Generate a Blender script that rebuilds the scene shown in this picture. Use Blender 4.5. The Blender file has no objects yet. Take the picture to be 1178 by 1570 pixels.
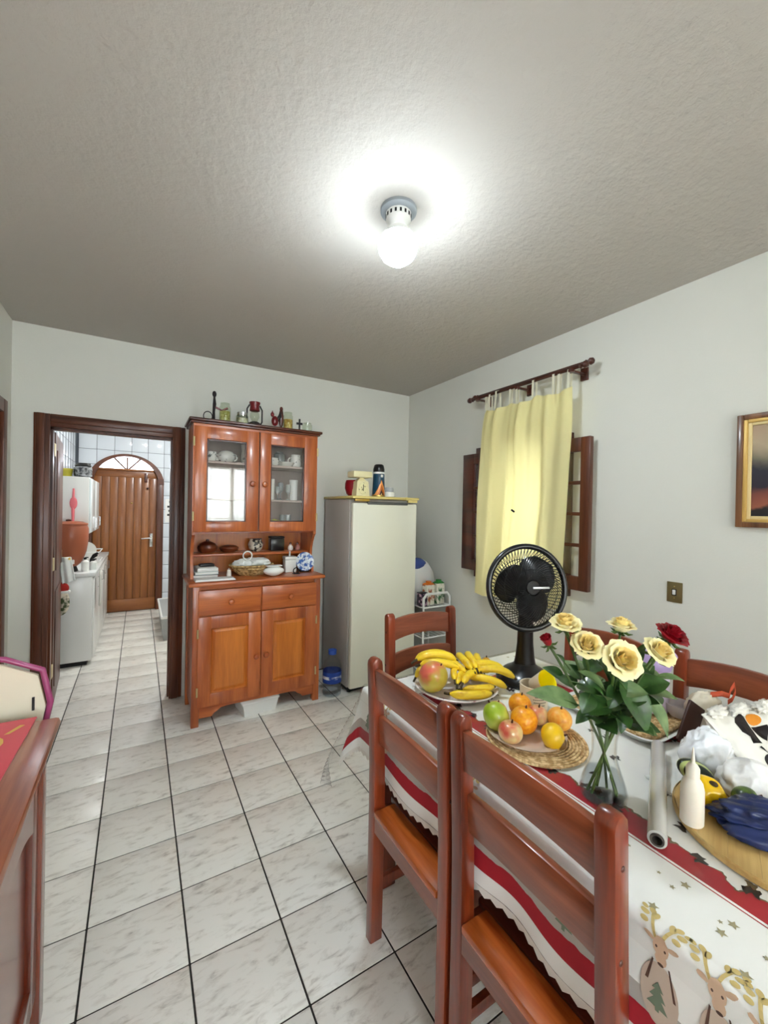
import bpy, bmesh, math, random
import numpy as np
from mathutils import Vector, Matrix, noise
from mathutils.bvhtree import BVHTree
random.seed(7)
SC = bpy.context.scene
COL = SC.collection
PI = math.pi

# ------------------------------------------------------------------ camera
F_PX, YAW, PITCH, ROLL, CAM_H = 629.967, .53759833, -.00449492, .0190661758, 1.489
cy_, sy_ = math.cos(YAW), math.sin(YAW)
d0 = Vector((sy_, cy_, 0)); r0 = Vector((cy_, -sy_, 0)); u0 = Vector((0, 0, 1))
d1 = d0*math.cos(PITCH) + u0*math.sin(PITCH); u1 = u0*math.cos(PITCH) - d0*math.sin(PITCH)
r2 = r0*math.cos(ROLL) + u1*math.sin(ROLL); u2 = u1*math.cos(ROLL) - r0*math.sin(ROLL)
cam = bpy.data.cameras.new('camera'); cam_o = bpy.data.objects.new('camera', cam); COL.objects.link(cam_o)
mw = Matrix.Identity(4)
for i in range(3):
    mw[i][0] = r2[i]; mw[i][1] = u2[i]; mw[i][2] = -d1[i]
mw[2][3] = CAM_H
cam_o.matrix_world = mw
cam.sensor_fit = 'HORIZONTAL'; cam.sensor_width = 36; cam.lens = F_PX/1178*36
cam.clip_start = .02
SC.camera = cam_o

# ------------------------------------------------------------------ sky, light, exposure
W = bpy.data.worlds.new('sky'); SC.world = W; W.use_nodes = True
W.node_tree.nodes['Background'].inputs[0].default_value = (.86, .93, 1.0, 1)
W.node_tree.nodes['Background'].inputs[1].default_value = 7.0
BULB_E = 92.0        # emission of the bare bulb
KITCHEN_W = 125.0     # kitchen lamp
SC.view_settings.view_transform = 'Standard'
SC.view_settings.look = 'None'
SC.view_settings.gamma = 1
SC.view_settings.use_curve_mapping = False
SC.view_settings.exposure = 1.36

# ------------------------------------------------------------------ materials
def _nt(name):
    m = bpy.data.materials.new(name); m.use_nodes = True
    nt = m.node_tree; b = nt.nodes['Principled BSDF']
    return m, nt, b
def srgb(r, g, b):
    f = lambda c: (c/255/12.92 if c/255 <= .04045 else ((c/255+.055)/1.055)**2.4)
    return (f(r), f(g), f(b), 1)
def N(nt, typ, **kw):
    n = nt.nodes.new(typ)
    for k, v in kw.items(): setattr(n, k, v)
    return n
def L(nt, a, b): nt.links.new(a, b)
def mat(name, c, rough=.5, metal=0, var=0, vscale=8, bump=0, bscale=60, coat=0, trans=0, ior=1.45, sub=0, sheen=0, emit=0, alpha=1):
    m, nt, b = _nt(name)
    c = srgb(*c) if max(c[:3]) > 1.001 else (*c[:3], 1)
    b.inputs['Base Color'].default_value = c
    b.inputs['Roughness'].default_value = rough; b.inputs['Metallic'].default_value = metal
    b.inputs['Coat Weight'].default_value = coat; b.inputs['Coat Roughness'].default_value = .12
    b.inputs['Transmission Weight'].default_value = trans; b.inputs['IOR'].default_value = ior
    b.inputs['Subsurface Weight'].default_value = sub; b.inputs['Sheen Weight'].default_value = sheen
    b.inputs['Subsurface Radius'].default_value = (.02, .012, .008)
    if sub: b.inputs['Subsurface Scale'].default_value = .3
    if emit:
        b.inputs['Emission Color'].default_value = c; b.inputs['Emission Strength'].default_value = emit
    if var or bump:
        tc = N(nt, 'ShaderNodeTexCoord')
    if var:
        n = N(nt, 'ShaderNodeTexNoise'); n.inputs['Scale'].default_value = vscale; n.inputs['Detail'].default_value = 5
        L(nt, tc.outputs['Object'], n.inputs['Vector'])
        mx = N(nt, 'ShaderNodeMix', data_type='RGBA')
        mx.inputs[6].default_value = tuple(max(0, x*(1-var)) for x in c[:3])+(1,)
        mx.inputs[7].default_value = tuple(min(1, x*(1+var)) for x in c[:3])+(1,)
        L(nt, n.outputs['Fac'], mx.inputs[0]); L(nt, mx.outputs[2], b.inputs['Base Color'])
    if bump:
        n2 = N(nt, 'ShaderNodeTexNoise'); n2.inputs['Scale'].default_value = bscale; n2.inputs['Detail'].default_value = 4
        L(nt, tc.outputs['Object'], n2.inputs['Vector'])
        bp = N(nt, 'ShaderNodeBump'); bp.inputs['Strength'].default_value = bump; bp.inputs['Distance'].default_value = .01
        L(nt, n2.outputs['Fac'], bp.inputs['Height']); L(nt, bp.outputs['Normal'], b.inputs['Normal'])
    return m
def two_tone(name, c1, c2, scale, rough=.5, lo=.4, hi=.6, detail=3, coat=0, stretch=(1, 1, 1), bump=0, coords='Object', sub=0):
    m, nt, b = _nt(name)
    tc = N(nt, 'ShaderNodeTexCoord'); mp = N(nt, 'ShaderNodeMapping'); mp.inputs['Scale'].default_value = stretch
    n = N(nt, 'ShaderNodeTexNoise'); n.inputs['Scale'].default_value = scale; n.inputs['Detail'].default_value = detail
    L(nt, tc.outputs[coords], mp.inputs['Vector']); L(nt, mp.outputs[0], n.inputs['Vector'])
    r = N(nt, 'ShaderNodeValToRGB'); r.color_ramp.elements[0].position = lo; r.color_ramp.elements[1].position = hi
    r.color_ramp.elements[0].color = srgb(*c1); r.color_ramp.elements[1].color = srgb(*c2)
    L(nt, n.outputs['Fac'], r.inputs[0]); L(nt, r.outputs[0], b.inputs['Base Color'])
    b.inputs['Roughness'].default_value = rough; b.inputs['Coat Weight'].default_value = coat
    b.inputs['Subsurface Weight'].default_value = sub
    if sub: b.inputs['Subsurface Scale'].default_value = .02
    if bump:
        bp = N(nt, 'ShaderNodeBump'); bp.inputs['Strength'].default_value = bump; bp.inputs['Distance'].default_value = .004
        L(nt, n.outputs['Fac'], bp.inputs['Height']); L(nt, bp.outputs['Normal'], b.inputs['Normal'])
    return m
def wood(name, dark, light, axis='z', rough=.32, coat=.35, scale=14):
    st = [1, 1, 1]; st['xyz'.index(axis)] = .07
    m, nt, b = _nt(name)
    tc = N(nt, 'ShaderNodeTexCoord'); mp = N(nt, 'ShaderNodeMapping'); mp.inputs['Scale'].default_value = st
    oi = N(nt, 'ShaderNodeObjectInfo'); add = N(nt, 'ShaderNodeVectorMath', operation='ADD')
    L(nt, tc.outputs['Object'], add.inputs[0]); L(nt, oi.outputs['Random'], add.inputs[1]); L(nt, add.outputs[0], mp.inputs['Vector'])
    n = N(nt, 'ShaderNodeTexNoise'); n.inputs['Scale'].default_value = scale; n.inputs['Detail'].default_value = 6; n.inputs['Distortion'].default_value = .6
    L(nt, mp.outputs[0], n.inputs['Vector'])
    n2 = N(nt, 'ShaderNodeTexNoise'); n2.inputs['Scale'].default_value = scale*9; n2.inputs['Detail'].default_value = 2
    L(nt, mp.outputs[0], n2.inputs['Vector'])
    ma = N(nt, 'ShaderNodeMath', operation='MULTIPLY_ADD'); ma.inputs[1].default_value = .3
    L(nt, n2.outputs['Fac'], ma.inputs[0]); L(nt, n.outputs['Fac'], ma.inputs[2])
    r = N(nt, 'ShaderNodeValToRGB'); r.color_ramp.elements[0].position = .42; r.color_ramp.elements[1].position = .86
    r.color_ramp.elements[0].color = srgb(*dark); r.color_ramp.elements[1].color = srgb(*light)
    L(nt, ma.outputs[0], r.inputs[0]); L(nt, r.outputs[0], b.inputs['Base Color'])
    b.inputs['Roughness'].default_value = rough; b.inputs['Coat Weight'].default_value = coat; b.inputs['Coat Roughness'].default_value = .15
    return m
def thin_glass(name, tint=(1, 1, 1), ior=1.8, rough=.02):
    m, nt, b = _nt(name); nt.nodes.remove(b)
    t = N(nt, 'ShaderNodeBsdfTransparent'); t.inputs[0].default_value = (*tint, 1)
    g = N(nt, 'ShaderNodeBsdfGlossy'); g.inputs['Roughness'].default_value = rough
    f = N(nt, 'ShaderNodeFresnel')
    ge = N(nt, 'ShaderNodeNewGeometry'); mi = N(nt, 'ShaderNodeMix'); mi.inputs[2].default_value = ior; mi.inputs[3].default_value = 1/ior
    L(nt, ge.outputs['Backfacing'], mi.inputs[0]); L(nt, mi.outputs[0], f.inputs[0])
    mx = N(nt, 'ShaderNodeMixShader')
    L(nt, f.outputs[0], mx.inputs[0]); L(nt, t.outputs[0], mx.inputs[1]); L(nt, g.outputs[0], mx.inputs[2])
    L(nt, mx.outputs[0], nt.nodes['Material Output'].inputs[0])
    return m
def sheer(name, c, translucency=.5, see=.0):
    m, nt, b = _nt(name); nt.nodes.remove(b)
    d = N(nt, 'ShaderNodeBsdfDiffuse'); d.inputs[0].default_value = srgb(*c)
    t = N(nt, 'ShaderNodeBsdfTranslucent'); t.inputs[0].default_value = srgb(*c)
    mx = N(nt, 'ShaderNodeMixShader'); mx.inputs[0].default_value = translucency
    L(nt, d.outputs[0], mx.inputs[1]); L(nt, t.outputs[0], mx.inputs[2]); out = mx
    if see:
        tr = N(nt, 'ShaderNodeBsdfTransparent'); m2 = N(nt, 'ShaderNodeMixShader'); m2.inputs[0].default_value = see
        L(nt, mx.outputs[0], m2.inputs[1]); L(nt, tr.outputs[0], m2.inputs[2]); out = m2
    L(nt, out.outputs[0], nt.nodes['Material Output'].inputs[0])
    return m

def plaster(name, c, bump, bscale, var=.03):
    m, nt, b = _nt(name)
    g = N(nt, 'ShaderNodeNewGeometry')
    n = N(nt, 'ShaderNodeTexNoise'); n.inputs['Scale'].default_value = bscale; n.inputs['Detail'].default_value = 6; n.inputs['Roughness'].default_value = .62
    L(nt, g.outputs['Position'], n.inputs['Vector'])
    n2 = N(nt, 'ShaderNodeTexNoise'); n2.inputs['Scale'].default_value = 1.4; n2.inputs['Detail'].default_value = 4
    L(nt, g.outputs['Position'], n2.inputs['Vector'])
    c = srgb(*c)
    mx = N(nt, 'ShaderNodeMix', data_type='RGBA')
    mx.inputs[6].default_value = tuple(x*(1-var) for x in c[:3])+(1,); mx.inputs[7].default_value = tuple(min(1, x*(1+var)) for x in c[:3])+(1,)
    L(nt, n2.outputs['Fac'], mx.inputs[0]); L(nt, mx.outputs[2], b.inputs['Base Color'])
    b.inputs['Roughness'].default_value = .75; b.inputs['Specular IOR Level'].default_value = .25
    bp = N(nt, 'ShaderNodeBump'); bp.inputs['Strength'].default_value = bump; bp.inputs['Distance'].default_value = .006
    L(nt, n.outputs['Fac'], bp.inputs['Height']); L(nt, bp.outputs['Normal'], b.inputs['Normal'])
    return m
def floor_tile_mat():
    m, nt, b = _nt('marbled_tile')
    g = N(nt, 'ShaderNodeNewGeometry'); oi = N(nt, 'ShaderNodeObjectInfo')
    sc = N(nt, 'ShaderNodeVectorMath', operation='SCALE'); sc.inputs[3].default_value = 7.0
    cmb = N(nt, 'ShaderNodeCombineXYZ'); L(nt, oi.outputs['Random'], cmb.inputs[2])
    L(nt, cmb.outputs[0], sc.inputs[0])
    add = N(nt, 'ShaderNodeVectorMath', operation='ADD'); L(nt, g.outputs['Position'], add.inputs[0]); L(nt, sc.outputs[0], add.inputs[1])
    mp = N(nt, 'ShaderNodeMapping'); mp.inputs['Rotation'].default_value = (0, 0, -.75); mp.inputs['Scale'].default_value = (1, 3.0, 1)
    L(nt, add.outputs[0], mp.inputs['Vector'])
    n = N(nt, 'ShaderNodeTexNoise'); n.inputs['Scale'].default_value = 13; n.inputs['Detail'].default_value = 8; n.inputs['Roughness'].default_value = .62; n.inputs['Distortion'].default_value = .5
    L(nt, mp.outputs[0], n.inputs['Vector'])
    r = N(nt, 'ShaderNodeValToRGB'); e = r.color_ramp.elements
    e[0].position = .28; e[0].color = srgb(190, 184, 174); e[1].position = .50; e[1].color = srgb(246, 243, 235)
    x = e.new(.41); x.color = srgb(233, 229, 220)
    L(nt, n.outputs['Fac'], r.inputs[0]); L(nt, r.outputs[0], b.inputs['Base Color'])
    b.inputs['Roughness'].default_value = .3
    bp = N(nt, 'ShaderNodeBump'); bp.inputs['Strength'].default_value = .18; bp.inputs['Distance'].default_value = .004
    L(nt, n.outputs['Fac'], bp.inputs['Height']); L(nt, bp.outputs['Normal'], b.inputs['Normal'])
    return m

M_wall = plaster('wall_paint', (222, 221, 212), .12, 90)
M_ceil = plaster('ceiling_stucco', (187, 181, 173), .8, 30)
M_tile = floor_tile_mat()
M_grout = mat('dark_grout', (52, 48, 44), .9)
M_walltile = mat('glazed_wall_tile', (222, 228, 234), .14, var=.02, coat=.3)
M_wgrout = mat('grey_grout', (88, 94, 102), .9)
M_casing = wood('casing_wood', (54, 22, 9), (112, 58, 28), 'z', coat=.12, rough=.4)
M_casingx = wood('casing_wood_across', (54, 22, 9), (112, 58, 28), 'x', coat=.12, rough=.4)
M_casingy = wood('casing_wood_deep', (54, 22, 9), (112, 58, 28), 'y', coat=.12, rough=.4)
M_cab = wood('cabinet_wood', (144, 62, 22), (204, 112, 54), 'z')
M_cabx = wood('cabinet_wood_across', (144, 62, 22), (204, 112, 54), 'x')
M_panel = wood('cabinet_panel_wood', (170, 84, 24), (220, 130, 50), 'z')
M_cabin = mat('cabinet_inside', (186, 170, 162), .6, var=.06)
M_chair = wood('chair_wood', (84, 26, 10), (148, 62, 30), 'z', rough=.28, coat=.5)
M_chairy = wood('chair_wood_rail', (106, 48, 26), (158, 84, 54), 'y', rough=.3, coat=.45)
M_seat = wood('chair_seat_wood', (150, 62, 18), (204, 108, 44), 'y', rough=.25, coat=.5)
M_seat_shade = wood('shaded_seat_wood', (60, 22, 12), (104, 44, 24), 'y', rough=.3, coat=.4)  # seat wood darkened: shade under the tablecloth put into the colour
M_side = wood('sideboard_wood', (128, 62, 34), (184, 108, 70), 'y', rough=.28, coat=.5)
M_sidez = wood('sideboard_wood_upright', (86, 28, 14), (140, 64, 38), 'z', rough=.25, coat=.6)
M_kdoor = wood('plank_door_wood', (112, 60, 18), (162, 100, 46), 'z', rough=.4, coat=.2)
M_kdoorx = wood('plank_door_rail', (112, 60, 18), (162, 100, 46), 'x', rough=.4, coat=.2)
M_dark = wood('dark_wood', (44, 16, 8), (92, 38, 20), 'y')
M_brass = mat('brass', (196, 168, 96), .3, .9)
M_hinge = mat('pale_hinge', (208, 190, 140), .4, .4)
M_chrome = mat('chrome', (200, 200, 200), .18, 1)
M_white = mat('white_enamel', (232, 232, 228), .3, coat=.2)
M_wplast = mat('white_plastic', (236, 236, 232), .4)
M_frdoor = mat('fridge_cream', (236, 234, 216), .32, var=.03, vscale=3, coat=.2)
M_frside = mat('fridge_shaded_side', (190, 184, 176), .35, coat=.2)  # shade on the side put into a greyer tone than the door
M_yelplast = mat('yellowed_plastic', (224, 204, 128), .4)
M_black = mat('black_plastic', (14, 14, 16), .28, coat=.3)
M_black2 = mat('black_matte', (22, 22, 22), .6)
M_glass = thin_glass('pane_glass')
M_clear = thin_glass('clear_glass', (.985, .99, .985), 1.38)
M_vinyl = thin_glass('clear_vinyl', (.98, .98, .98), 1.4, .12)
M_curtain = sheer('yellow_cotton', (246, 236, 176), .38)
M_sheer = sheer('white_sheer', (252, 246, 226), .75, .30)
M_tab = sheer('white_cotton_tape', (240, 236, 215), .3)

# ------------------------------------------------------------------ mesh helpers
class MB:
    def __init__(s): s.v = []; s.f = []; s.uv = None
    def add(s, vs, fs):
        o = len(s.v); s.v += [tuple(v) for v in vs]; s.f += [tuple(i+o for i in f) for f in fs]; return s
    def box(s, x0, x1, y0, y1, z0, z1, b=0):
        if x0 > x1: x0, x1 = x1, x0
        if y0 > y1: y0, y1 = y1, y0
        if z0 > z1: z0, z1 = z1, z0
        if b:
            b = min(b, (x1-x0)*.45, (y1-y0)*.45, (z1-z0)*.45)
            bm = bmesh.new(); bmesh.ops.create_cube(bm, size=1)
            for v in bm.verts: v.co = Vector(((x0+x1)/2+v.co.x*(x1-x0), (y0+y1)/2+v.co.y*(y1-y0), (z0+z1)/2+v.co.z*(z1-z0)))
            bmesh.ops.bevel(bm, geom=bm.edges[:], offset=b, segments=2, affect='EDGES', profile=.5)
            bm.verts.index_update(); s.add([v.co[:] for v in bm.verts], [[v.index for v in f.verts] for f in bm.faces]); bm.free(); return s
        return s.add([(x0,y0,z0),(x1,y0,z0),(x1,y1,z0),(x0,y1,z0),(x0,y0,z1),(x1,y0,z1),(x1,y1,z1),(x0,y1,z1)],
                     [(0,3,2,1),(4,5,6,7),(0,1,5,4),(1,2,6,5),(2,3,7,6),(3,0,4,7)])
    def lathe(s, prof, n=24, c=(0, 0, 0), sx=1, sy=1, cap=True):
        vs = []; fs = []
        for r, z in prof:
            for k in range(n):
                a = 2*PI*k/n; vs.append((c[0]+r*math.cos(a)*sx, c[1]+r*math.sin(a)*sy, c[2]+z))
        for i in range(len(prof)-1):
            for k in range(n):
                k2 = (k+1) % n; fs.append((i*n+k, i*n+k2, (i+1)*n+k2, (i+1)*n+k))
        if cap:
            if prof[0][0] > 1e-5: fs.append(tuple(range(n-1, -1, -1)))
            if prof[-1][0] > 1e-5: fs.append(tuple((len(prof)-1)*n+k for k in range(n)))
        return s.add(vs, fs)
    def tube(s, pts, r, n=8, cap=True, closed=False):
        pts = [Vector(p) for p in pts]; m = len(pts)
        rs = r if isinstance(r, (list, tuple)) else [r]*m
        vs = []; fs = []; up = None
        for i, p in enumerate(pts):
            if closed: t = pts[(i+1) % m]-pts[i-1]
            else: t = pts[min(i+1, m-1)]-pts[max(i-1, 0)]
            t = t.normalized() if t.length > 1e-9 else Vector((0, 0, 1))
            if up is None:
                up = Vector((0, 0, 1)) if abs(t.z) < .9 else Vector((1, 0, 0))
            a = (up-t*up.dot(t)).normalized(); b = t.cross(a); up = a
            for k in range(n):
                q = 2*PI*k/n; vs.append(p+(a*math.cos(q)+b*math.sin(q))*rs[i])
        for i in range(m if closed else m-1):
            j = (i+1) % m
            for k in range(n): fs.append((i*n+k, i*n+(k+1) % n, j*n+(k+1) % n, j*n+k))
        if cap and not closed: fs += [tuple(range(n-1, -1, -1)), tuple((m-1)*n+k for k in range(n))]
        return s.add(vs, fs)
    def prism(s, poly, axis, a0, a1):
        n = len(poly); ax = 'xyz'.index(axis)
        def P(p, a):
            q = list(p); q.insert(ax, a); return tuple(q)
        return s.add([P(p, a0) for p in poly]+[P(p, a1) for p in poly],
                     [tuple(range(n-1, -1, -1)), tuple(range(n, 2*n))]+[(i, (i+1) % n, n+(i+1) % n, n+i) for i in range(n)])
    def grid(s, fn, nu, nv, u0=0, u1=1, v0=0, v1=1, uv=False):
        vs = [fn(u0+(u1-u0)*i/nu, v0+(v1-v0)*j/nv) for j in range(nv+1) for i in range(nu+1)]
        fs = [(j*(nu+1)+i, j*(nu+1)+i+1, (j+1)*(nu+1)+i+1, (j+1)*(nu+1)+i) for j in range(nv) for i in range(nu)]
        if uv: s.uv = [(u0+(u1-u0)*i/nu, v0+(v1-v0)*j/nv) for j in range(nv+1) for i in range(nu+1)]
        return s.add(vs, fs)
    def ball(s, c, r, n=20, m=12, fn=None):
        rx, ry, rz = (r, r, r) if not isinstance(r, (list, tuple)) else r
        vs = [(0, 0, -1)]
        for j in range(1, m):
            t = PI*j/m
            for i in range(n): vs.append((math.sin(t)*math.cos(2*PI*i/n), math.sin(t)*math.sin(2*PI*i/n), -math.cos(t)))
        vs.append((0, 0, 1))
        if fn: vs = [fn(Vector(v)) for v in vs]
        vs = [(c[0]+v[0]*rx, c[1]+v[1]*ry, c[2]+v[2]*rz) for v in vs]
        fs = [(0, 1+(i+1) % n, 1+i) for i in range(n)]
        for j in range(m-2):
            for i in range(n): fs.append((1+j*n+i, 1+j*n+(i+1) % n, 1+(j+1)*n+(i+1) % n, 1+(j+1)*n+i))
        L_ = len(vs)-1; o = 1+(m-2)*n
        fs += [(o+i, o+(i+1) % n, L_) for i in range(n)]
        return s.add(vs, fs)
    def xf(s, M):
        s.v = [tuple(M @ Vector(v)) for v in s.v]; return s
    def move(s, x, y, z): return s.xf(Matrix.Translation((x, y, z)))
def mk(name, mb, m, parent=None, smooth=True, ang=38, thick=0, subd=0, label=None):
    me = bpy.data.meshes.new(name); me.from_pydata(mb.v, [], mb.f)
    if mb.uv:
        uvl = me.uv_layers.new(name='UVMap')
        for l in me.loops: uvl.data[l.index].uv = mb.uv[l.vertex_index]
    if smooth:
        for p in me.polygons: p.use_smooth = True
        if ang < 170: me.set_sharp_from_angle(angle=math.radians(ang))
    me.materials.append(m); me.validate(); me.update()
    o = bpy.data.objects.new(name, me); COL.objects.link(o)
    if parent: o.parent = parent
    if subd:
        sm = o.modifiers.new('smooth', 'SUBSURF'); sm.levels = subd; sm.render_levels = subd
    if thick:
        so = o.modifiers.new('thickness', 'SOLIDIFY'); so.thickness = thick; so.offset = 0
    if label: o['label'] = label
    return o
def tag(o, label, cat, group=None, kind=None):
    o['label'] = label; o['category'] = cat
    if group: o['group'] = group
    if kind: o['kind'] = kind
    return o
def thing(name, label, cat, loc=(0, 0, 0), rz=0, group=None):
    o = bpy.data.objects.new(name, None); COL.objects.link(o); o.empty_display_size = .05
    o.location = loc; o.rotation_euler = (0, 0, rz); return tag(o, label, cat, group)
def struct(name, mb=None, m=None, smooth=False, parent=None):
    if mb is None:
        o = bpy.data.objects.new(name, None); COL.objects.link(o)
    else: o = mk(name, mb, m, parent, smooth)
    o['kind'] = 'structure'; return o
def dup(root, loc, rz=None, label=None):
    r = root.copy(); COL.objects.link(r); r.location = loc
    if rz is not None: r.rotation_euler = (0, 0, rz)
    if label: r['label'] = label
    for ch in list(root.children):
        c = ch.copy(); COL.objects.link(c); c.parent = r
        for g in list(ch.children):
            q = g.copy(); COL.objects.link(q); q.parent = c
    return r
def box(name, m, parent, *a, b=0, label=None): return mk(name, MB().box(*a, b=b), m, parent, smooth=bool(b), label=label)
def text_mesh(s, size):
    cu = bpy.data.curves.new('lettering', 'FONT'); cu.body = s; cu.size = size; cu.align_x = 'CENTER'; cu.align_y = 'CENTER'
    o = bpy.data.objects.new('lettering', cu); COL.objects.link(o)
    bpy.context.view_layer.update()
    me = bpy.data.meshes.new_from_object(o.evaluated_get(bpy.context.evaluated_depsgraph_get()))
    mb = MB(); mb.add([tuple(v.co) for v in me.vertices], [tuple(p.vertices) for p in me.polygons])
    bpy.data.objects.remove(o); bpy.data.curves.remove(cu); bpy.data.meshes.remove(me)
    return mb
def arc(cx, cy, r, a0, a1, n): return [(cx+r*math.cos(a0+(a1-a0)*i/n), cy+r*math.sin(a0+(a1-a0)*i/n)) for i in range(n+1)]

# ------------------------------------------------------------------ room shell
XW, YW, XL, YF, ZC = 2.41, 3.57, -.73, -1.7, 2.685
YK, XKR = 6.75, 1.25
fl = struct('floor', MB().box(XL-.15, XW+.2, YF-.15, YK+.2, -.08, -.003), M_grout)
T = .3
x_line = -.4374; y_line = 3.2531
tile_me = None
def tile_at(i, j):
    global tile_me
    x, y = x_line+i*T, y_line+j*T
    if tile_me is None:
        o = mk('tile', MB().box(-.1470, .1470, -.1474, .1474, -.012, 0, b=.002), M_tile, fl); tile_me = o.data
    else:
        o = bpy.data.objects.new('tile', tile_me); COL.objects.link(o); o.parent = fl
    o.location = (x+T/2, y+T/2, random.uniform(-.0006, 0)); return o
for i in range(-1, 10):
    for j in range(-12, 1): tile_at(i, j)
for i in range(-1, 5):
    for j in range(1, 12): tile_at(i, j)
bt = MB()
for i in range(-1, 10):
    for j in range(-17, -12): bt.box(x_line+i*T+.0032, x_line+(i+1)*T-.0032, y_line+j*T+.0022, y_line+(j+1)*T-.0022, -.012, 0)
o = mk('tile_rows', bt, M_tile, fl, False); o['kind'] = 'stuff'

struct('ceiling', MB().box(XL-.15, XW+.2, YF-.15, YK+.2, ZC, ZC+.1), M_ceil)
# wall with the kitchen doorway
DX0, DX1, DZ = -.575, .265, 2.06
wb = MB().box(XL-.15, DX0, YW, YW+.14, 0, ZC).box(DX1, XW+.2, YW, YW+.14, 0, ZC).box(DX0, DX1, YW, YW+.14, DZ, ZC)
struct('wall_back', wb, M_wall)
# right wall with the window
WY0, WY1, WZ0, WZ1 = 1.76, 2.44, 1.02, 1.95
wr = MB().box(XW, XW+.16, YF-.15, WY0, 0, ZC).box(XW, XW+.16, WY1, YW+.14, 0, ZC).box(XW, XW+.16, WY0, WY1, 0, WZ0).box(XW, XW+.16, WY0, WY1, WZ1, ZC)
struct('wall_right', wr, M_wall)
LY0, LY1 = 2.56, 3.33
wl = MB().box(XL-.14, XL, YF-.15, LY0, 0, ZC).box(XL-.14, XL, LY1, YW+.14, 0, ZC).box(XL-.14, XL, LY0, LY1, 2.06, ZC)
struct('wall_left', wl, M_wall)
FX0, FX1, FZ0, FZ1 = 1.0, 1.95, .95, 2.22
GX0, GX1 = -.55, .4
wf = MB().box(XL-.15, GX0, YF-.14, YF, 0, ZC).box(GX0, GX1, YF-.14, YF, 0, FZ0).box(GX0, GX1, YF-.14, YF, FZ1, ZC).box(GX1, FX0, YF-.14, YF, 0, ZC)
wf.box(FX1, XW+.2, YF-.14, YF, 0, ZC).box(FX0, FX1, YF-.14, YF, 0, FZ0).box(FX0, FX1, YF-.14, YF, FZ1, ZC)
struct('wall_front', wf, M_wall)
# kitchen walls
KD0, KD1, KDZ = -.60, .30, 2.02
def arch_z(x, r=0):      # underside of the arch over the back door
    c = (KD0+KD1)/2; h = (KD1-KD0)/2
    return 1.78+.385*math.sqrt(max(0, 1-((x-c)/h)**2))
kf = MB().box(XL-.15, KD0, YK, YK+.14, 0, ZC).box(KD1, XKR+.15, YK, YK+.14, 0, ZC)
NA = 24
for k in range(NA):
    a, b_ = KD0+(KD1-KD0)*k/NA, KD0+(KD1-KD0)*(k+1)/NA
    za, zb = arch_z(a), arch_z(b_)
    kf.add([(a,YK,za),(b_,YK,zb),(b_,YK,ZC),(a,YK,ZC),(a,YK+.14,za),(b_,YK+.14,zb),(b_,YK+.14,ZC),(a,YK+.14,ZC)],
           [(0,1,2,3),(7,6,5,4),(0,4,5,1)])
wkf = struct('wall_kitchen_far', kf, M_wgrout)
wkl = struct('wall_kitchen_left', MB().box(XL-.14, XL, YW+.14, YK+.14, 0, ZC), M_wgrout)
struct('wall_kitchen_right', MB().box(XKR, XKR+.14, YW+.14, YK+.14, 0, ZC), M_wall)
# glazed wall tiles, 20 cm, one object each
wt = None
def wall_tile(parent, loc, rz):
    global wt
    if wt is None:
        o = mk('tile', MB().box(-.0975, .0975, -.006, 0, -.0975, .0975, b=.0015), M_walltile, parent); wt = o.data
    else:
        o = bpy.data.objects.new('tile', wt); COL.objects.link(o); o.parent = parent
    o.location = loc; o.rotation_euler = (0, 0, rz)
cxa = (KD0+KD1)/2
for i in range(0, 10):
    for j in range(0, 14):
        x = XL+.03+.2*i+.1; z = .037+.2*j+.1
        if z > ZC-.08: continue
        xs = [x-.0975+.195*q/16 for q in range(17)]
        oz = [max(z-.0975, arch_z(q) if KD0 < q < KD1 else 0) for q in xs]
        if max(oz) <= z-.0975+1e-6: wall_tile(wkf, (x, YK, z), 0); continue
        run = [q for q in range(17) if oz[q] < z+.0975-.004]
        if len(run) < 2: continue
        groups = []; cur_ = [run[0]]
        for q in run[1:]:
            if q == cur_[-1]+1: cur_.append(q)
            else: groups.append(cur_); cur_ = [q]
        groups.append(cur_)
        for g_ in groups:
            if len(g_) < 2: continue
            mk('tile', MB().prism([(xs[g_[0]], z+.0975), (xs[g_[-1]], z+.0975)]+[(xs[q], oz[q]) for q in reversed(g_)], 'y', YK-.006, YK), M_walltile, wkf, False)
for i in range(15):
    for j in range(4, 13): wall_tile(wkl, (XL, YW+.24+.2*i, .137+.2*j), PI/2)

# ---- door 1: casing, jamb and open leaf
d1o = struct('door_1')
def casing_strip(parent, name, m, x0, x1, z0, z1, y=YW, t=.026):
    mb = MB().box(x0, x1, y-t*.6, y, z0, z1, b=.003)
    if x1-x0 < z1-z0: mb.box(x0+.012, x1-.028, y-t, y-t*.5, z0, z1-.0, b=.006)
    else: mb.box(x0, x1, y-t, y-t*.5, z0+.028, z1-.012, b=.006)
    return mk(name, mb, m, parent)
casing_strip(d1o, 'casing', M_casing, -.613, -.525, 0, 2.10)
casing_strip(d1o, 'casing', M_casing, .215, .303, 0, 2.10)
casing_strip(d1o, 'casing_head', M_casingx, -.525, .215, 2.015, 2.10)
jb = MB().box(-.555, -.53, YW-.005, YW+.145, 0, 2.04).box(.22, .245, YW-.005, YW+.145, 0, 2.04).box(-.53, .22, YW-.005, YW+.145, 2.015, 2.04)
jb.box(-.53, -.515, YW+.03, YW+.085, 0, 2.015).box(.205, .22, YW+.03, YW+.085, 0, 2.015).box(-.53, .22, YW+.03, YW+.085, 2.0, 2.015)
mk('jamb', jb, M_casing, d1o, False)
HX, HY = -.53, YW+.148
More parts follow.
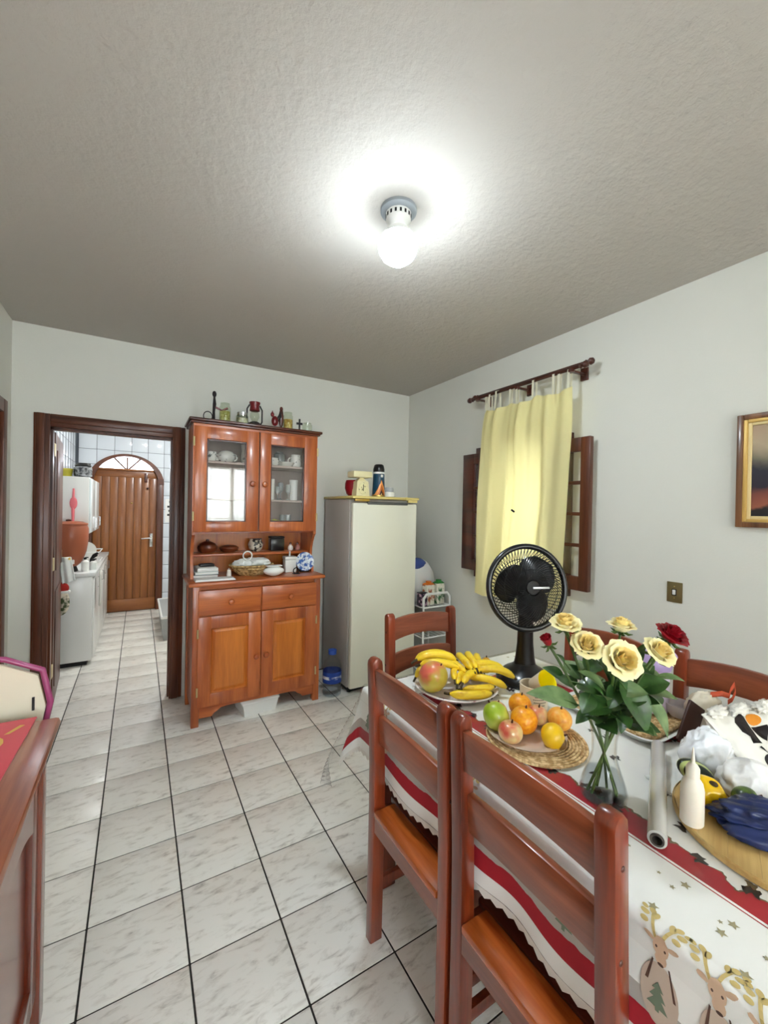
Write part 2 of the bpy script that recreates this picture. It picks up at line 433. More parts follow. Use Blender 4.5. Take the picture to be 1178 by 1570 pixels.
def Lc(mb): return mb.xf(Matrix.Translation((HX, HY, 0)) @ Matrix.Rotation(math.radians(4.0), 4, 'Z') @ Matrix.Translation((-HX, -HY, 0)))
leaf = MB().box(-.548, -.516, YW+.15, YW+.88, .01, 2.0, b=.003)
for z0, z1 in ((.15, .85), (1.0, 1.88)):
    leaf.box(-.516, -.510, YW+.24, YW+.79, z0, z1, b=.004)
lf = mk('door_leaf', Lc(leaf), M_casing, d1o)
for z in (.30, 1.06, 1.87): box('hinge', M_hinge, d1o, -.527, -.513, YW+.086, YW+.149, z-.045, z+.045, b=.003)
h = MB().tube([(-.516, YW+.82, 1.03), (-.46, YW+.82, 1.03), (-.455, YW+.72, 1.03)], .009, 8)
h.box(-.516, -.511, YW+.80, YW+.845, .92, 1.1, b=.002)
mk('door_handle', Lc(h), M_brass, lf)
# ---- door 2: closed door in the left wall
d2o = struct('door_2')
box('casing', M_casing, d2o, XL, XL+.022, LY1-.02, LY1+.06, 0, 2.12, b=.004)
box('casing', M_casing, d2o, XL, XL+.022, LY0-.06, LY0+.02, 0, 2.12, b=.004)
box('casing_head', M_casingy, d2o, XL, XL+.022, LY0+.02, LY1-.02, 2.04, 2.12, b=.004)
mk('door_leaf', MB().box(XL-.06, XL-.02, LY0+.012, LY1-.012, .01, 2.05, b=.004).box(XL-.02, XL-.012, LY0+.12, LY1-.12, .2, .9, b=.004).box(XL-.02, XL-.012, LY0+.12, LY1-.12, 1.05, 1.9, b=.004), M_casing, d2o)
mk('door_handle', MB().tube([(XL-.02, LY0+.07, 1.03), (XL+.035, LY0+.07, 1.03), (XL+.035, LY0+.16, 1.03)], .008), M_brass, d2o)
# ---- door 3: plank back door under an arched fanlight
d3o = struct('door_3')
PX0, PX1, PZ = -.54, .215, 1.98
pw = (PX1-PX0)/8
for k in range(8):
    box('plank', M_kdoor, d3o, PX0+pw*k+.002, PX0+pw*(k+1)-.002, YK+.035, YK+.058, .17, PZ-.09, b=.005)
mk('door_backing', MB().box(KD0+.01, KD1-.01, YK+.06, YK+.075, -.002, PZ), M_kdoor, d3o, False)
box('rail', M_kdoorx, d3o, PX0, PX1, YK+.026, YK+.06, PZ-.10, PZ-.005, b=.005)
box('rail', M_kdoorx, d3o, PX0, PX1, YK+.026, YK+.06, .008, .175, b=.005)
fr = MB()
for (xa, xb) in ((KD0, PX0-.002), (PX1+.002, KD1)): fr.box(xa, xb, YK-.015, YK+.09, 0, 1.86, b=.004)
mk('door_frame', fr, M_casing, d3o)
ap = []
outer = [(KD0+(KD1-KD0)*k/32, ) for k in range(33)]
ring_o = []; ring_i = []
hh = (KD1-KD0)/2
for k in range(33):
    a = PI-PI*k/32
    ring_o.append((cxa+(hh+.005)*math.cos(a), 1.79+.41*math.sin(a)))
    ring_i.append((cxa+(hh-.065)*math.cos(a), 1.79+.375*math.sin(a)))
am = MB()
for k in range(32):
    q = [ring_o[k], ring_o[k+1], ring_i[k+1], ring_i[k]]
    am.add([(p[0], YK-.02, p[1]) for p in q]+[(p[0], YK+.09, p[1]) for p in q], [(0,1,2,3),(7,6,5,4),(0,4,5,1),(2,6,7,3)])
mk('arch_frame', am, M_casingx, d3o, ang=50)
box('transom_bar', M_kdoorx, d3o, KD0+.06, KD1-.06, YK+.0, YK+.08, 1.972, 1.995, b=.004)
for a in (45, 90, 135):
    ca, sa = math.cos(math.radians(a)), math.sin(math.radians(a))
    k_ = 1/math.sqrt((ca/(hh-.05))**2+(sa/.18)**2)
    mk('fanlight_bar', MB().tube([(cxa+.02*ca, YK+.045, 1.99), (cxa+ca*k_*.95, YK+.045, 1.985+sa*k_*.95)], .012, 6), M_casing, d3o)
mk('fanlight_glass', MB().prism([(cxa+(hh-.06)*math.cos(PI*k/16), 1.985+.185*math.sin(PI*k/16)) for k in range(17)], 'y', YK+.05, YK+.053), thin_glass('fanlight_pane', (.98, .98, 1)), d3o, False)
h = MB().box(.135, .172, YK+.024, YK+.03, .90, 1.09, b=.006).tube([(.152, YK+.03, 1.03), (.152, YK-.03, 1.03), (.03, YK-.035, 1.02)], .011, 8)
mk('door_handle', h, M_chrome, d3o)
mk('latch', MB().box(.06, .10, YK+.015, YK+.035, 1.82, 1.95, b=.004).lathe([(.012, 0), (.016, .02), (.0, .03)], 10, (.10, YK+.02, 1.72)), M_dark, d3o)
mk('peephole', MB().ball((-.09, YK+.034, 1.52), .013, 10, 6), M_brass, d3o)

# ---- window 1 (right wall): frame, two inward leaves folded back
w1 = struct('window_1')
fm = MB()
c0, c1_, e0, e1 = WY0-.1, WY1+.1, WZ0-.065, WZ1+.065
for a in ((c0, WY0+.01, e0, e1), (WY1-.01, c1_, e0, e1)): fm.box(XW-.02, XW+.12, a[0], a[1], a[2], a[3], b=.004)
fm.box(XW-.02, XW+.12, WY0+.01, WY1-.01, e0, WZ0+.01, b=.004).box(XW-.02, XW+.12, WY0+.01, WY1-.01, WZ1-.01, e1, b=.004)
mk('window_frame', fm, M_dark, w1)
def sash(y0, y1, x, st=.062, wd=None):
    z0, z1 = 1.015, 1.962
    mb = MB().box(x-.018, x+.018, y0, y0+st, z0, z1, b=.003).box(x-.018, x+.018, y1-st, y1, z0, z1, b=.003)
    mb.box(x-.018, x+.018, y0+st, y1-st, z0, z0+.085, b=.003).box(x-.018, x+.018, y0+st, y1-st, z1-.085, z1, b=.003)
    o = mk('window_sash', mb, wd or M_casing, w1)
    zs = np.linspace(z0+.085, z1-.085, 5)
    for k in range(1, 4): box('muntin', M_casingy, o, x-.014, x+.014, y0+st, y1-st, zs[k]-.011, zs[k]+.011, b=.003)
    for k in range(4): box('pane', M_glass, o, x-.002, x+.002, y0+st-.004, y1-st+.004, zs[k]+.008, zs[k+1]-.008)
sash(1.494, 1.80, 2.345)
sash(2.33, 2.634, 2.355, .125, M_dark)  # left leaf: same wood, shade at grazing light put into a darker colour
mk('glow_blocking_shutter', MB().box(XW+.125, XW+.15, 2.13, WY1-.01, WZ0+.01, WZ1-.01), M_dark, w1, False)  # unseen shutter, added to keep the curtain glow to one half
struct('glow_dimming_wall', MB().box(3.5, 3.6, .2, 4.2, -.05, 3.2), M_wall)  # unseen wall, added to soften and dim the light behind the curtain
struct('floor_outside', MB().box(2.62, 3.5, .2, 4.2, -.1, -.05), M_wall)
# ---- windows behind the camera
for n, (a, b_) in (('window_2', (FX0, FX1)), ('window_3', (GX0, GX1))):
    w2 = struct(n)
    fm = MB().box(a-.06, a+.03, YF-.1, YF+.02, FZ0-.06, FZ1+.06).box(b_-.03, b_+.06, YF-.1, YF+.02, FZ0-.06, FZ1+.06)
    fm.box(a+.03, b_-.03, YF-.1, YF+.02, FZ0-.06, FZ0+.03).box(a+.03, b_-.03, YF-.1, YF+.02, FZ1-.03, FZ1+.06)
    fm.box((a+b_)/2-.03, (a+b_)/2+.03, YF-.08, YF-.02, FZ0+.03, FZ1-.03)
    for z in (1.28, 1.63): fm.box(a+.03, b_-.03, YF-.07, YF-.03, z-.012, z+.012)
    mk('window_frame', fm, M_casing, w2, False)
    mk('pane', MB().box(a+.02, b_-.02, YF-.052, YF-.048, FZ0+.02, FZ1-.02), M_clear, w2, False)

CW = thing('sheer_curtain', 'pale sheer curtain over the window behind the camera', 'curtain', (1.475, YF+.06, 0))
mk('drape', MB().grid(lambda u, v: (-.55+1.1*u, .018*math.sin(u*60)+.008*math.sin(u*23), .85+1.45*v), 120, 4), M_sheer, CW, ang=180)
mk('rod', MB().tube([(-.62, 0, 2.31), (.62, 0, 2.31)], .012, 8), M_dark, CW)
# ------------------------------------------------------------------ china cabinet
cb = thing('china_cabinet', 'tall reddish wooden china cabinet with glazed upper doors beside the doorway', 'cabinet', (.77, 3.0, 0))
def cx(x): return x-.77
X0, X1 = cx(.315), cx(1.225)
def knob(parent, x, y, z, m=M_cab, s=1.3):
    mk('knob', MB().lathe([(.008*s, 0), (.007*s, .008*s), (.015*s, .014*s), (.0165*s, .021*s), (.012*s, .028*s), (0, .031*s)], 14).xf(Matrix.Translation((x, y, z)) @ Matrix.Rotation(PI/2, 4, 'X')), m, parent)
for sx in (X0, X1-.05):
    for yy in (0, .385): box('leg', M_cab, cb, sx, sx+.05, yy, yy+.05, 0, .95, b=.005)
for sx in (X0+.008, X1-.026): box('side_panel', M_cab, cb, sx, sx+.018, .05, .385, .09, .95)
box('back_panel', M_cabx, cb, X0+.05, X1-.05, .405, .42, .09, .95)
box('bottom_board', M_cabx, cb, X0+.02, X1-.02, .02, .40, .125, .14)
# scalloped apron
ap = [(X0+.05, .135), (X0+.05, .055)]
ap += [(X0+.13, .055), (X0+.15, .075), (X0+.165, .082), (X0+.19, .102), (X0+.23, .108)]
ap += [(-p[0], p[1]) for p in reversed(ap[2:])] + [(X1-.05, .055), (X1-.05, .135)]
mk('apron', MB().prism(ap, 'y', .006, .028), M_cabx, cb, ang=25)
mk('front_frame', MB().box(X0+.05, X1-.05, .008, .03, .732, .745).box(X0+.05, X1-.05, .008, .03, .925, .95).box(-.007, .007, .010, .03, .13, .93), M_cabx, cb, False)
mk('countertop', MB().box(cx(.285), cx(1.255), -.03, .45, .95, .98, b=.012), M_cabx, cb)
def drawer(x0, x1):
    o = box('drawer', M_cabx, cb, x0, x1, -.004, .025, .748, .922, b=.006)
    knob(o, (x0+x1)/2, -.004, .835)
drawer(X0+.034, -.004); drawer(.004, X1-.034)
def panel_door(x0, x1, z0, z1, kx):
    st = .085
    mb = MB().box(x0, x0+st, -.004, .024, z0, z1, b=.004).box(x1-st, x1, -.004, .024, z0, z1, b=.004)
    mb.box(x0+st-.002, x1-st+.002, -.004, .024, z0, z0+st, b=.004).box(x0+st-.002, x1-st+.002, -.004, .024, z1-st, z1, b=.004)
    o = mk('door', mb, M_cab, cb)
    a, b_, c, d = x0+st-.004, x1-st+.004, z0+st-.004, z1-st+.004
    i = .032
    def R(a, b_, c, d, y): return [(a, y, c), (b_, y, c), (b_, y, d), (a, y, d)]
    pm = MB().add(R(a, b_, c, d, -.002)+R(a+.012, b_-.012, c+.012, d-.012, .014)+R(a+i, b_-i, c+i, d-i, .004), [
        (0,1,5,4),(1,2,6,5),(2,3,7,6),(3,0,4,7),(4,5,9,8),(5,6,10,9),(6,7,11,10),(7,4,8,11),(8,9,10,11)])
    mk('raised_panel', pm, M_panel, o, False)
    knob(o, kx, -.004, z0+.30)
    hx = x0 if kx > (x0+x1)/2 else x1
    for z in (z0+.11, z1-.11): mk('hinge', MB().lathe([(.006, -.03), (.006, .03)], 8, (hx, -.006, z)), M_hinge, o)
panel_door(X0+.034, -.004, .128, .742, -.035)
panel_door(.004, X1-.034, .128, .742, .035)
# upper hutch
UY0, UY1 = .12, .44
def side_profile():
    p = [(UY1, .98), (.155, .98), (.16, 1.02), (.185, 1.06), (.20, 1.11), (.195, 1.17), (.175, 1.22), (.15, 1.26), (UY0, 1.29), (UY0, 2.07), (UY1, 2.07)]
    return p
for sx in (X0, X1-.02): mk('hutch_side', MB().prism(side_profile(), 'x', sx, sx+.02), M_cab, cb, ang=30)
box('hutch_back', M_panel, cb, X0+.02, X1-.02, UY1-.012, UY1, .98, 1.30)
box('hutch_shelf', M_cabx, cb, X0+.02, X1-.02, .225, UY1-.012, 1.125, 1.143, b=.003)
box('cabinet_floor', M_cabx, cb, X0+.02, X1-.02, UY0+.022, UY1-.012, 1.298, 1.316)
box('cabinet_back', M_cabin, cb, X0+.02, X1-.02, UY1-.012, UY1, 1.30, 2.07)
box('shelf', M_cabin, cb, X0+.02, X1-.02, UY0+.03, UY1-.012, 1.803, 1.819)
box('shelf', M_cabin, cb, .015, X1-.02, UY0+.03, UY1-.012, 1.538, 1.552)
box('shelf', M_cabin, cb, X0+.02, -.015, UY0+.03, UY1-.012, 1.538, 1.552)
box('divider', M_cabin, cb, -.008, .008, UY0+.026, UY1-.012, 1.316, 2.055)
cr = MB().box(cx(.285), cx(1.255), UY0-.035, UY1+.005, 2.085, 2.105, b=.006).box(cx(.298), cx(1.242), UY0-.02, UY1, 2.07, 2.087, b=.005)
mk('cornice', cr, M_dark, cb)
box('top_rail', M_cabx, cb, X0+.02, X1-.02, UY0, UY0+.02, 2.05, 2.07)
def glass_door(x0, x1, gx0, gx1, kx):
    z0, z1, g0, g1 = 1.312, 2.052, 1.385, 1.968
    y0, y1 = UY0-.006, UY0+.018
    mb = MB().box(x0, gx0, y0, y1, z0, z1, b=.004).box(gx1, x1, y0, y1, z0, z1, b=.004)
    mb.box(gx0-.002, gx1+.002, y0, y1, z0, g0, b=.004).box(gx0-.002, gx1+.002, y0, y1, g1, z1, b=.004)
    o = mk('glazed_door', mb, M_cab, cb)
    bead = MB()
    for a in ((gx0-.001, gx0+.008, g0, g1), (gx1-.008, gx1+.001, g0, g1), (gx0, gx1, g0-.001, g0+.008), (gx0, gx1, g1-.008, g1+.001)): bead.box(a[0], a[1], y0+.006, y1, a[2], a[3])
    mk('glazing_bead', bead, M_dark, o, False)
    box('glass_pane', M_glass, o, gx0, gx1, y0+.014, y0+.016, g0, g1)
    knob(o, kx, y0, 1.664)
    hx = x0-.003 if kx > (x0+x1)/2 else x1+.003
    for z in (z0+.11, z1-.11): mk('hinge', MB().lathe([(.007, -.032), (.007, .032)], 8, (hx, y0-.002, z)), M_hinge, o)
glass_door(cx(.322), cx(.764), cx(.404), cx(.674), cx(.715))
glass_door(cx(.772), cx(1.222), cx(.853), cx(1.118), cx(.805))

# ------------------------------------------------------------------ crockery in the cabinet
M_china = two_tone('flowered_china', (60, 70, 64), (236, 234, 226), 26, .25, .36, .42, coat=.3)
M_porc = mat('plain_porcelain', (238, 236, 228), .25, coat=.3)
M_tumbler = mat('tumbler_glass', (226, 232, 230), .08, trans=.55, coat=.5)
M_clay = two_tone('glazed_clay', (64, 26, 12), (118, 60, 34), 9, .35, coat=.3)
def vessel(name, prof, m, label, cat, x, y, z, handles=(), lid=None, n=20, group=None, sx=1):
    t = thing(name, label, cat, (x, y, z), 0, group)
    mk('body', MB().lathe(prof, n, sx=sx), m, t)
    for h in handles: mk('handle', MB().tube(*h), m, t)
    if lid: mk('lid', MB().lathe(lid[0], n, sx=sx), lid[1], t)
    return t
def loop(x0, z0, r, side=1, rad=.006): return ([(x0+side*r*math.sin(PI*k/8), 0, z0-r*math.cos(PI*k/8)) for k in range(9)], rad, 6)
S1, S2, S0 = 1.819, 1.552, 1.316
pot = [(.03, 0), (.05, .01), (.062, .035), (.06, .06), (.052, .075)]
vessel('teapot', pot, M_china, 'white flowered lidded teapot on the upper shelf behind the left glass door', 'teapot', .555, 3.26, S1,
       [([( -.055, 0, .02), (-.085, 0, .045), (-.10, 0, .065)], [.012, .009, .007], 8), loop(.055, .045, .024)], ([(.053, .075), (.045, .084), (.02, .092), (0, .094)], M_china))
vessel('tall_mug', [(.03, 0), (.034, .01), (.036, .06), (.030, .1), (.040, .15), (.034, .15)], M_china, 'tall white spotted pitcher at the right end behind the left glass door', 'pitcher', .70, 3.27, S1, [loop(.033, .08, .03)])
vessel('cup', [(.025, 0), (.032, .02), (.036, .075), (.033, .075)], M_china, 'white cup at the far left behind the left glass door', 'cup', .45, 3.25, S1, [loop(.033, .04, .02)])
vessel('sugar_bowl', [(.025, 0), (.045, .02), (.05, .05), (.044, .065)], M_china, 'white flowered sugar bowl at left on the upper shelf behind the right glass door', 'bowl', .905, 3.25, S1, [loop(.045, .035, .018), loop(-.045, .035, .018, -1)])
vessel('creamer', [(.028, 0), (.042, .02), (.045, .06), (.036, .09), (.04, .105)], M_china, 'white flowered creamer on the upper shelf near the right hinge', 'pitcher', 1.095, 3.26, S1, [loop(-.038, .055, .026, -1)])
vessel('serving_bowl', [(.04, 0), (.055, .012), (.075, .035), (.07, .036)], M_porc, 'low white bowl in the middle of the upper shelf behind the right glass door', 'bowl', 1.0, 3.24, S1)
vessel('glass_jar', [(.04, 0), (.045, .02), (.045, .11), (.03, .12), (.03, .13)], M_tumbler, 'clear glass jar behind the low white bowl on the upper shelf', 'jar', .985, 3.35, S1)
gl = [(.024, 0), (.03, .004), (.033, .15), (.031, .15)]
for i, (x, hgt, lab) in enumerate(((.885, 1.1, 'tall white tumbler at the left of the middle glass shelf'), (1.08, 1.12, 'tall white tumbler at the right of the middle glass shelf'))):
    vessel('tumbler', [(r, z*hgt) for r, z in gl], M_porc if i == 0 else M_white, lab, 'glass', x, 3.24+.02*i, S2, group='glasses on the middle shelf')
stem = [(.026, 0), (.024, .004), (.004, .012), (.004, .05), (.02, .065), (.022, .105), (.018, .12), (.016, .12)]
for x, y, s, lab in ((.945, 3.24, .9, 'small stemmed glass left of the three on the middle shelf'), (.985, 3.30, 1.2, 'tallest stemmed glass amid the three on the middle shelf'), (1.03, 3.24, 1.05, 'small stemmed glass right of the three on the middle shelf')):
    vessel('stemmed_glass', [(r, z*s) for r, z in stem], M_tumbler, lab, 'glass', x, y, S2, group='glasses on the middle shelf')
M_yell = two_tone('yellow_ceramic', (228, 226, 120), (240, 236, 190), 20, .3)
t = vessel('butter_dish', [(.085, 0), (.09, .012), (.085, .012)], M_porc, 'white dish with a pale yellow domed lid on the bottom shelf behind the right glass', 'dish', .925, 3.25, S0, lid=([(.07, .012), (.068, .05), (.045, .075), (.01, .085), (0, .09)], M_yell))
vessel('small_bowl', [(.02, 0), (.032, .012), (.04, .035), (.037, .035)], M_porc, 'tiny white bowl at right on the bottom shelf behind the right glass', 'bowl', 1.075, 3.23, S0)
for x, lab in ((1.02, 'left slim clear glass at the back of the bottom shelf'), (1.07, 'right slim clear glass at the back of the bottom shelf')):
    vessel('slim_glass', [(.016, 0), (.02, .004), (.023, .12), (.021, .12)], M_tumbler, lab, 'glass', x, 3.36, S0, group='slim glasses on the bottom shelf')
vessel('cup', [(.022, 0), (.028, .02), (.034, .06), (.031, .06)], M_china, 'white flowered cup behind the yellow lidded dish', 'cup', .94, 3.385, S0+.0, [loop(.03, .03, .018)])
for k, (x, lab) in enumerate(((.46, 'plain white plate stack, left of two behind the reflecting glass'), (.60, 'plain white plate stack, right of two behind the reflecting glass'))):
    vessel('plate_stack', [(.04, 0), (.06, .006), (.075, .03), (.075, .036), (.0, .03)], M_porc, lab, 'plates', x, 3.30, S0)
# --- open hutch shelf
SH = 1.143
lidp = lambda r, z: ([(r, z), (r*.9, z+.012), (r*.35, z+.028), (.012, z+.03), (.012, z+.042), (0, z+.046)], M_clay)
vessel('clay_pot', [(.04, 0), (.062, .015), (.072, .04), (.066, .058)], M_clay, 'brown clay pot with knobbed lid at the left end of the hutch shelf', 'pot', .445, 3.33, SH, lid=lidp(.062, .058))
vessel('clay_dish', [(.04, 0), (.06, .012), (.072, .032), (.068, .04)], M_clay, 'low brown clay dish with lid beside the knobbed clay pot', 'dish', .60, 3.33, SH, lid=([(.066, .04), (.05, .05), (.015, .056), (0, .057)], M_clay))
vessel('flower_vase', [(.03, 0), (.05, .02), (.058, .055), (.045, .09), (.05, .1), (.046, .1)], two_tone('silver_pattern', (30, 28, 26), (222, 214, 196), 38, .3, .44, .52), 'pale patterned round vase on the hutch shelf under the door gap', 'vase', .80, 3.33, SH)
t = thing('tin_box', 'black rectangular tin standing on the hutch shelf', 'tin', (.97, 3.34, SH))
box('body', M_black, t, -.055, .055, -.04, .04, 0, .10, b=.005); box('lid', M_black2, t, -.057, .057, -.042, .042, .10, .116, b=.004)
for x, r, m_, lab in ((1.085, .022, M_porc, 'white small cruet on the hutch shelf right of the black tin'), (1.145, .020, mat('pink_china', (198, 140, 126), .3), 'pinkish small cruet at the right end of the hutch shelf')):
    vessel('cruet', [(r*.8, 0), (r, .012), (r*.9, .03), (r*.4, .045), (r*.5, .05)], m_, lab, 'cruet', x, 3.33, SH, lid=([(r*.45, .05), (r*.5, .06), (0, .068)], M_chrome))
# --- countertop of the cabinet
CT = .98
M_paper = mat('paper', (240, 240, 236), .8)
M_bookgrey = mat('grey_cover', (70, 74, 78), .5)
bk = [(.17, .22, .022, M_bookgrey, 'dark grey covered book at the bottom of the stack on the cabinet counter'), (.16, .20, .02, mat('teal_white_cover', (196, 208, 206), .5), 'pale book in the middle of the stack on the cabinet counter'),
      (.14, .18, .026, M_wplast, 'white box lying on the book stack on the cabinet counter'), (.10, .06, .018, M_black, 'black handset on top of the book stack on the cabinet counter')]
z = CT
for i, (a, b_, c, m_, lab) in enumerate(bk):
    t = thing('book' if i < 2 else ('white_box' if i == 2 else 'handset'), lab, 'book' if i < 2 else ('box' if i == 2 else 'telephone'), (.42+.004*i, 3.28-.006*i, z), .05*(i-1))
    if i < 2:
        box('cover', m_, t, -a/2, a/2, -b_/2, b_/2, 0, .003); box('cover', m_, t, -a/2, a/2, -b_/2, b_/2, c-.003, c); box('page_block', M_paper, t, -a/2+.004, a/2-.003, -b_/2+.004, b_/2-.004, .003, c-.003)
    else:
        box('body', m_, t, -a/2, a/2, -b_/2, b_/2, 0, c, b=.005); box('cap', m_, t, -a/2+.01, a/2-.01, -b_/2+.01, b_/2-.01, c, c+.003, b=.001)
    z += c + (.003 if i >= 2 else 0)
tag(mk('paper_sheets', MB().box(-.13, .13, -.05, .05, 0, .006).box(-.125, .12, -.045, .052, .006, .012).move(.46, 3.06, CT), M_paper, None, False), 'white paper sheets lying at the counter front left of the basket', 'papers')
M_wicker = two_tone('pale_wicker', (150, 118, 66), (226, 200, 142), 60, .7, .4, .6, bump=.6)
t = thing('wicker_basket', 'round pale wicker basket heaped with white cloths and string on the counter', 'basket', (.745, 3.21, CT))
t.scale = (1.25, 1.1, 1.05)
bm_ = MB().lathe([(.07, 0), (.095, .02), (.125, .075), (.118, .075), (.088, .022), (.0, .012)], 28, cap=False)
mk('bowl', bm_, M_wicker, t)
for k in range(4): mk('rim_coil', MB().tube([((.078+.0165*k)*math.cos(q*PI/14), (.078+.0165*k)*math.sin(q*PI/14), .012+.02*k) for q in range(28)], .006, 6, closed=True), M_wicker, t)
M_cloth = mat('white_cloth', (234, 238, 234), .85, var=.06, vscale=40)
for k, (x, y, r, lab) in enumerate(((-.05, -.02, .06, 'folded white cloth at left in the wicker basket'), (.05, .0, .058, 'folded white cloth at right in the wicker basket'), (0, .05, .055, 'folded white cloth at the back of the wicker basket'))):
    def fn(v, k=k):
        return v*(1+.35*noise.noise(v*2.2+Vector((k*5, 0, 0))))
    tag(mk('cloth', MB().ball((.745+x*1.25, 3.21+y, CT+.088), (r*1.35, r, .035), 18, 10, fn), M_cloth), lab, 'cloth', 'cloths in the wicker basket')
tag(mk('string_ring', MB().tube([(.70+.032*math.cos(k*PI/12), 3.15, CT+.15+.032*math.sin(k*PI/12)) for k in range(24)], .005, 6, closed=True), M_wplast), 'white ring propped up at the front of the wicker basket', 'ring')
t = thing('bread_bag', 'small white rounded pouch lying in front of the wicker basket', 'pouch', (.87, 3.05, CT))
t.scale = (1.05, 1, 1.3)
mk('body', MB().ball((0, 0, .03), (.075, .045, .03), 18, 10, lambda v: Vector((v.x*(1+.1*v.z), v.y, max(v.z, -.95)*(1-.25*abs(v.x))))), M_wplast, t)
mk('flap', MB().box(-.055, .055, -.03, .03, .058, .064, b=.003), M_wplast, t)
t = thing('sugar_canister', 'white square canister with a spout lid beside the blue plate', 'canister', (1.045, 3.22, CT))
box('body', M_wplast, t, -.045, .045, -.04, .04, 0, .10, b=.006); box('lid', M_white, t, -.048, .048, -.043, .043, .10, .125, b=.006)
mk('spout', MB().tube([(0, 0, .12), (0, 0, .165)], [.008, .006], 8), M_wplast, t)
t = thing('napkin_holder', 'dark wire holder at the foot of the white canister', 'holder', (1.06, 3.10, CT))
mk('ring', MB().tube([(.022*math.cos(k*PI/10), 0, .024+.022*math.sin(k*PI/10)) for k in range(20)], .004, 6, closed=True), M_black2, t); box('base', M_black2, t, -.025, .025, -.018, .018, 0, .004)
t = thing('blue_plate', 'small blue and white plate standing upright on the counter right end', 'plate', (1.155, 3.18, CT+.081))
t.scale = (1.18, 1.18, 1.18)
M_bluew = two_tone('blue_pattern', (60, 100, 176), (226, 234, 242), 45, .25, .44, .54, coat=.4)
mk('dish', MB().lathe([(.0, .0), (.035, .002), (.062, .010), (.064, .013), (.04, .008), (0, .006)], 28).xf(Matrix.Rotation(math.radians(78), 4, 'X')), M_bluew, t)
mk('plate_stand', MB().box(-.03, .03, -.012, .03, -.068, -.056).tube([(-.02, .03, -.06), (-.02, .03, .0)], .003, 6).tube([(.02, .03, -.06), (.02, .03, .0)], .003, 6), M_black2, t)
vessel('salt_shaker', [(.016, 0), (.018, .01), (.014, .04), (.012, .05)], M_porc, 'tiny white shaker standing left of the basket on the counter', 'shaker', .575, 3.18, CT, lid=([(.013, .05), (.01, .06), (0, .062)], M_chrome))

# ------------------------------------------------------------------ ornaments on top of the cabinet
TZ = 2.105
M_red = mat('dark_red_metal', (112, 18, 22), .35, coat=.3)
M_iron = mat('dark_iron', (34, 26, 26), .5)
t = thing('guitar_player_figure', 'slim dark figure with a small bicycle at the left on the cabinet top', 'figurine', (.455, 3.2, TZ))
mk('post', MB().tube([(0, 0, 0), (0, 0, .06), (.004, 0, .10), (.002, 0, .14)], [.010, .008, .011, .006], 8), M_iron, t)
mk('head', MB().ball((.002, 0, .155), (.013, .013, .018), 12, 8), M_iron, t)
mk('arm', MB().tube([(.003, 0, .085), (.05, 0, .07), (.085, -.002, .085)], [.006, .005, .007], 6), M_red, t)
mk('wheel', MB().tube([(-.035+.026*math.cos(k*PI/12), 0, .028+.026*math.sin(k*PI/12)) for k in range(24)], .003, 5, closed=True), M_iron, t)
M_jar = thin_glass('jar_glass', (.88, .92, .84), 1.6)
def jar(x, y, r, h_, fill, lab, lidm=None):
    t = thing('glass_jar', lab, 'jar', (x, y, TZ))
    mk('body', MB().lathe([(r*.9, .001), (r, .008), (r, h_*.78), (r*.82, h_*.86), (r*.82, h_), (r*.78, h_)], 20, cap=True), M_jar, t)
    if fill: mk('contents', MB().lathe([(r*.85, .004), (r*.92, .01), (r*.9, h_*.6)], 18), fill, t)
    if lidm: mk('lid', MB().lathe([(r*.86, h_-.015), (r*.88, h_+.006), (0, h_+.008)], 18), lidm, t)
M_grain = two_tone('grains', (150, 140, 60), (206, 198, 130), 60, .7)
jar(.535, 3.22, .036, .115, M_grain, 'tall glass jar of greenish grains on the cabinet top beside the slim figure')
jar(.655, 3.2, .040, .065, two_tone('shells', (160, 150, 120), (230, 224, 200), 40, .6), 'low wide glass jar of shells on the cabinet top left of the lantern', M_chrome)
t = thing('oil_lantern', 'dark red oil lantern with a wire frame at the middle of the cabinet top', 'lantern', (.745, 3.2, TZ))
mk('tank', MB().lathe([(.035, 0), (.04, .008), (.036, .022), (.018, .03)], 18), M_iron, t)
mk('globe', MB().lathe([(.018, .03), (.032, .055), (.03, .075), (.02, .09)], 18, cap=False), M_jar, t)
mk('chimney_hood', MB().lathe([(.024, .088), (.034, .092), (.03, .12), (.036, .135), (.036, .142), (0, .15)], 18), M_red, t)
for s in (-1, 1): mk('frame_tube', MB().tube([(s*.036, 0, .01), (s*.05, 0, .03), (s*.05, 0, .10), (s*.034, 0, .125)], .005, 6), M_iron, t)
t = thing('red_bird_figure', 'small dark red rooster figurine right of the lantern on the cabinet top', 'figurine', (.895, 3.18, TZ))
mk('base', MB().lathe([(.02, 0), (.018, .006)], 14), M_iron, t)
mk('body', MB().ball((0, 0, .045), (.024, .018, .03), 14, 10), M_red, t); mk('head', MB().ball((-.018, 0, .082), (.013, .011, .014), 12, 8).lathe([(.006, 0), (0, .014)], 8, (-.018, 0, .094)), M_red, t)
mk('tail', MB().tube([(.018, 0, .05), (.036, 0, .08), (.034, 0, .1)], [.012, .012, .004], 8), M_iron, t)
t = thing('wooden_mask', 'brown upright oval carving beside the red rooster figurine', 'carving', (.95, 3.2, TZ))
mk('base', MB().lathe([(.018, 0), (.012, .008)], 12), M_dark, t); mk('body', MB().ball((0, 0, .07), (.017, .013, .06), 14, 10), M_dark, t); mk('head', MB().ball((0, 0, .125), (.012, .012, .014), 10, 8), M_dark, t)
jar(1.005, 3.2, .034, .11, two_tone('amber_grains', (170, 130, 50), (220, 190, 110), 50, .7), 'tall glass jar of amber grains right of the brown carving on the cabinet top')
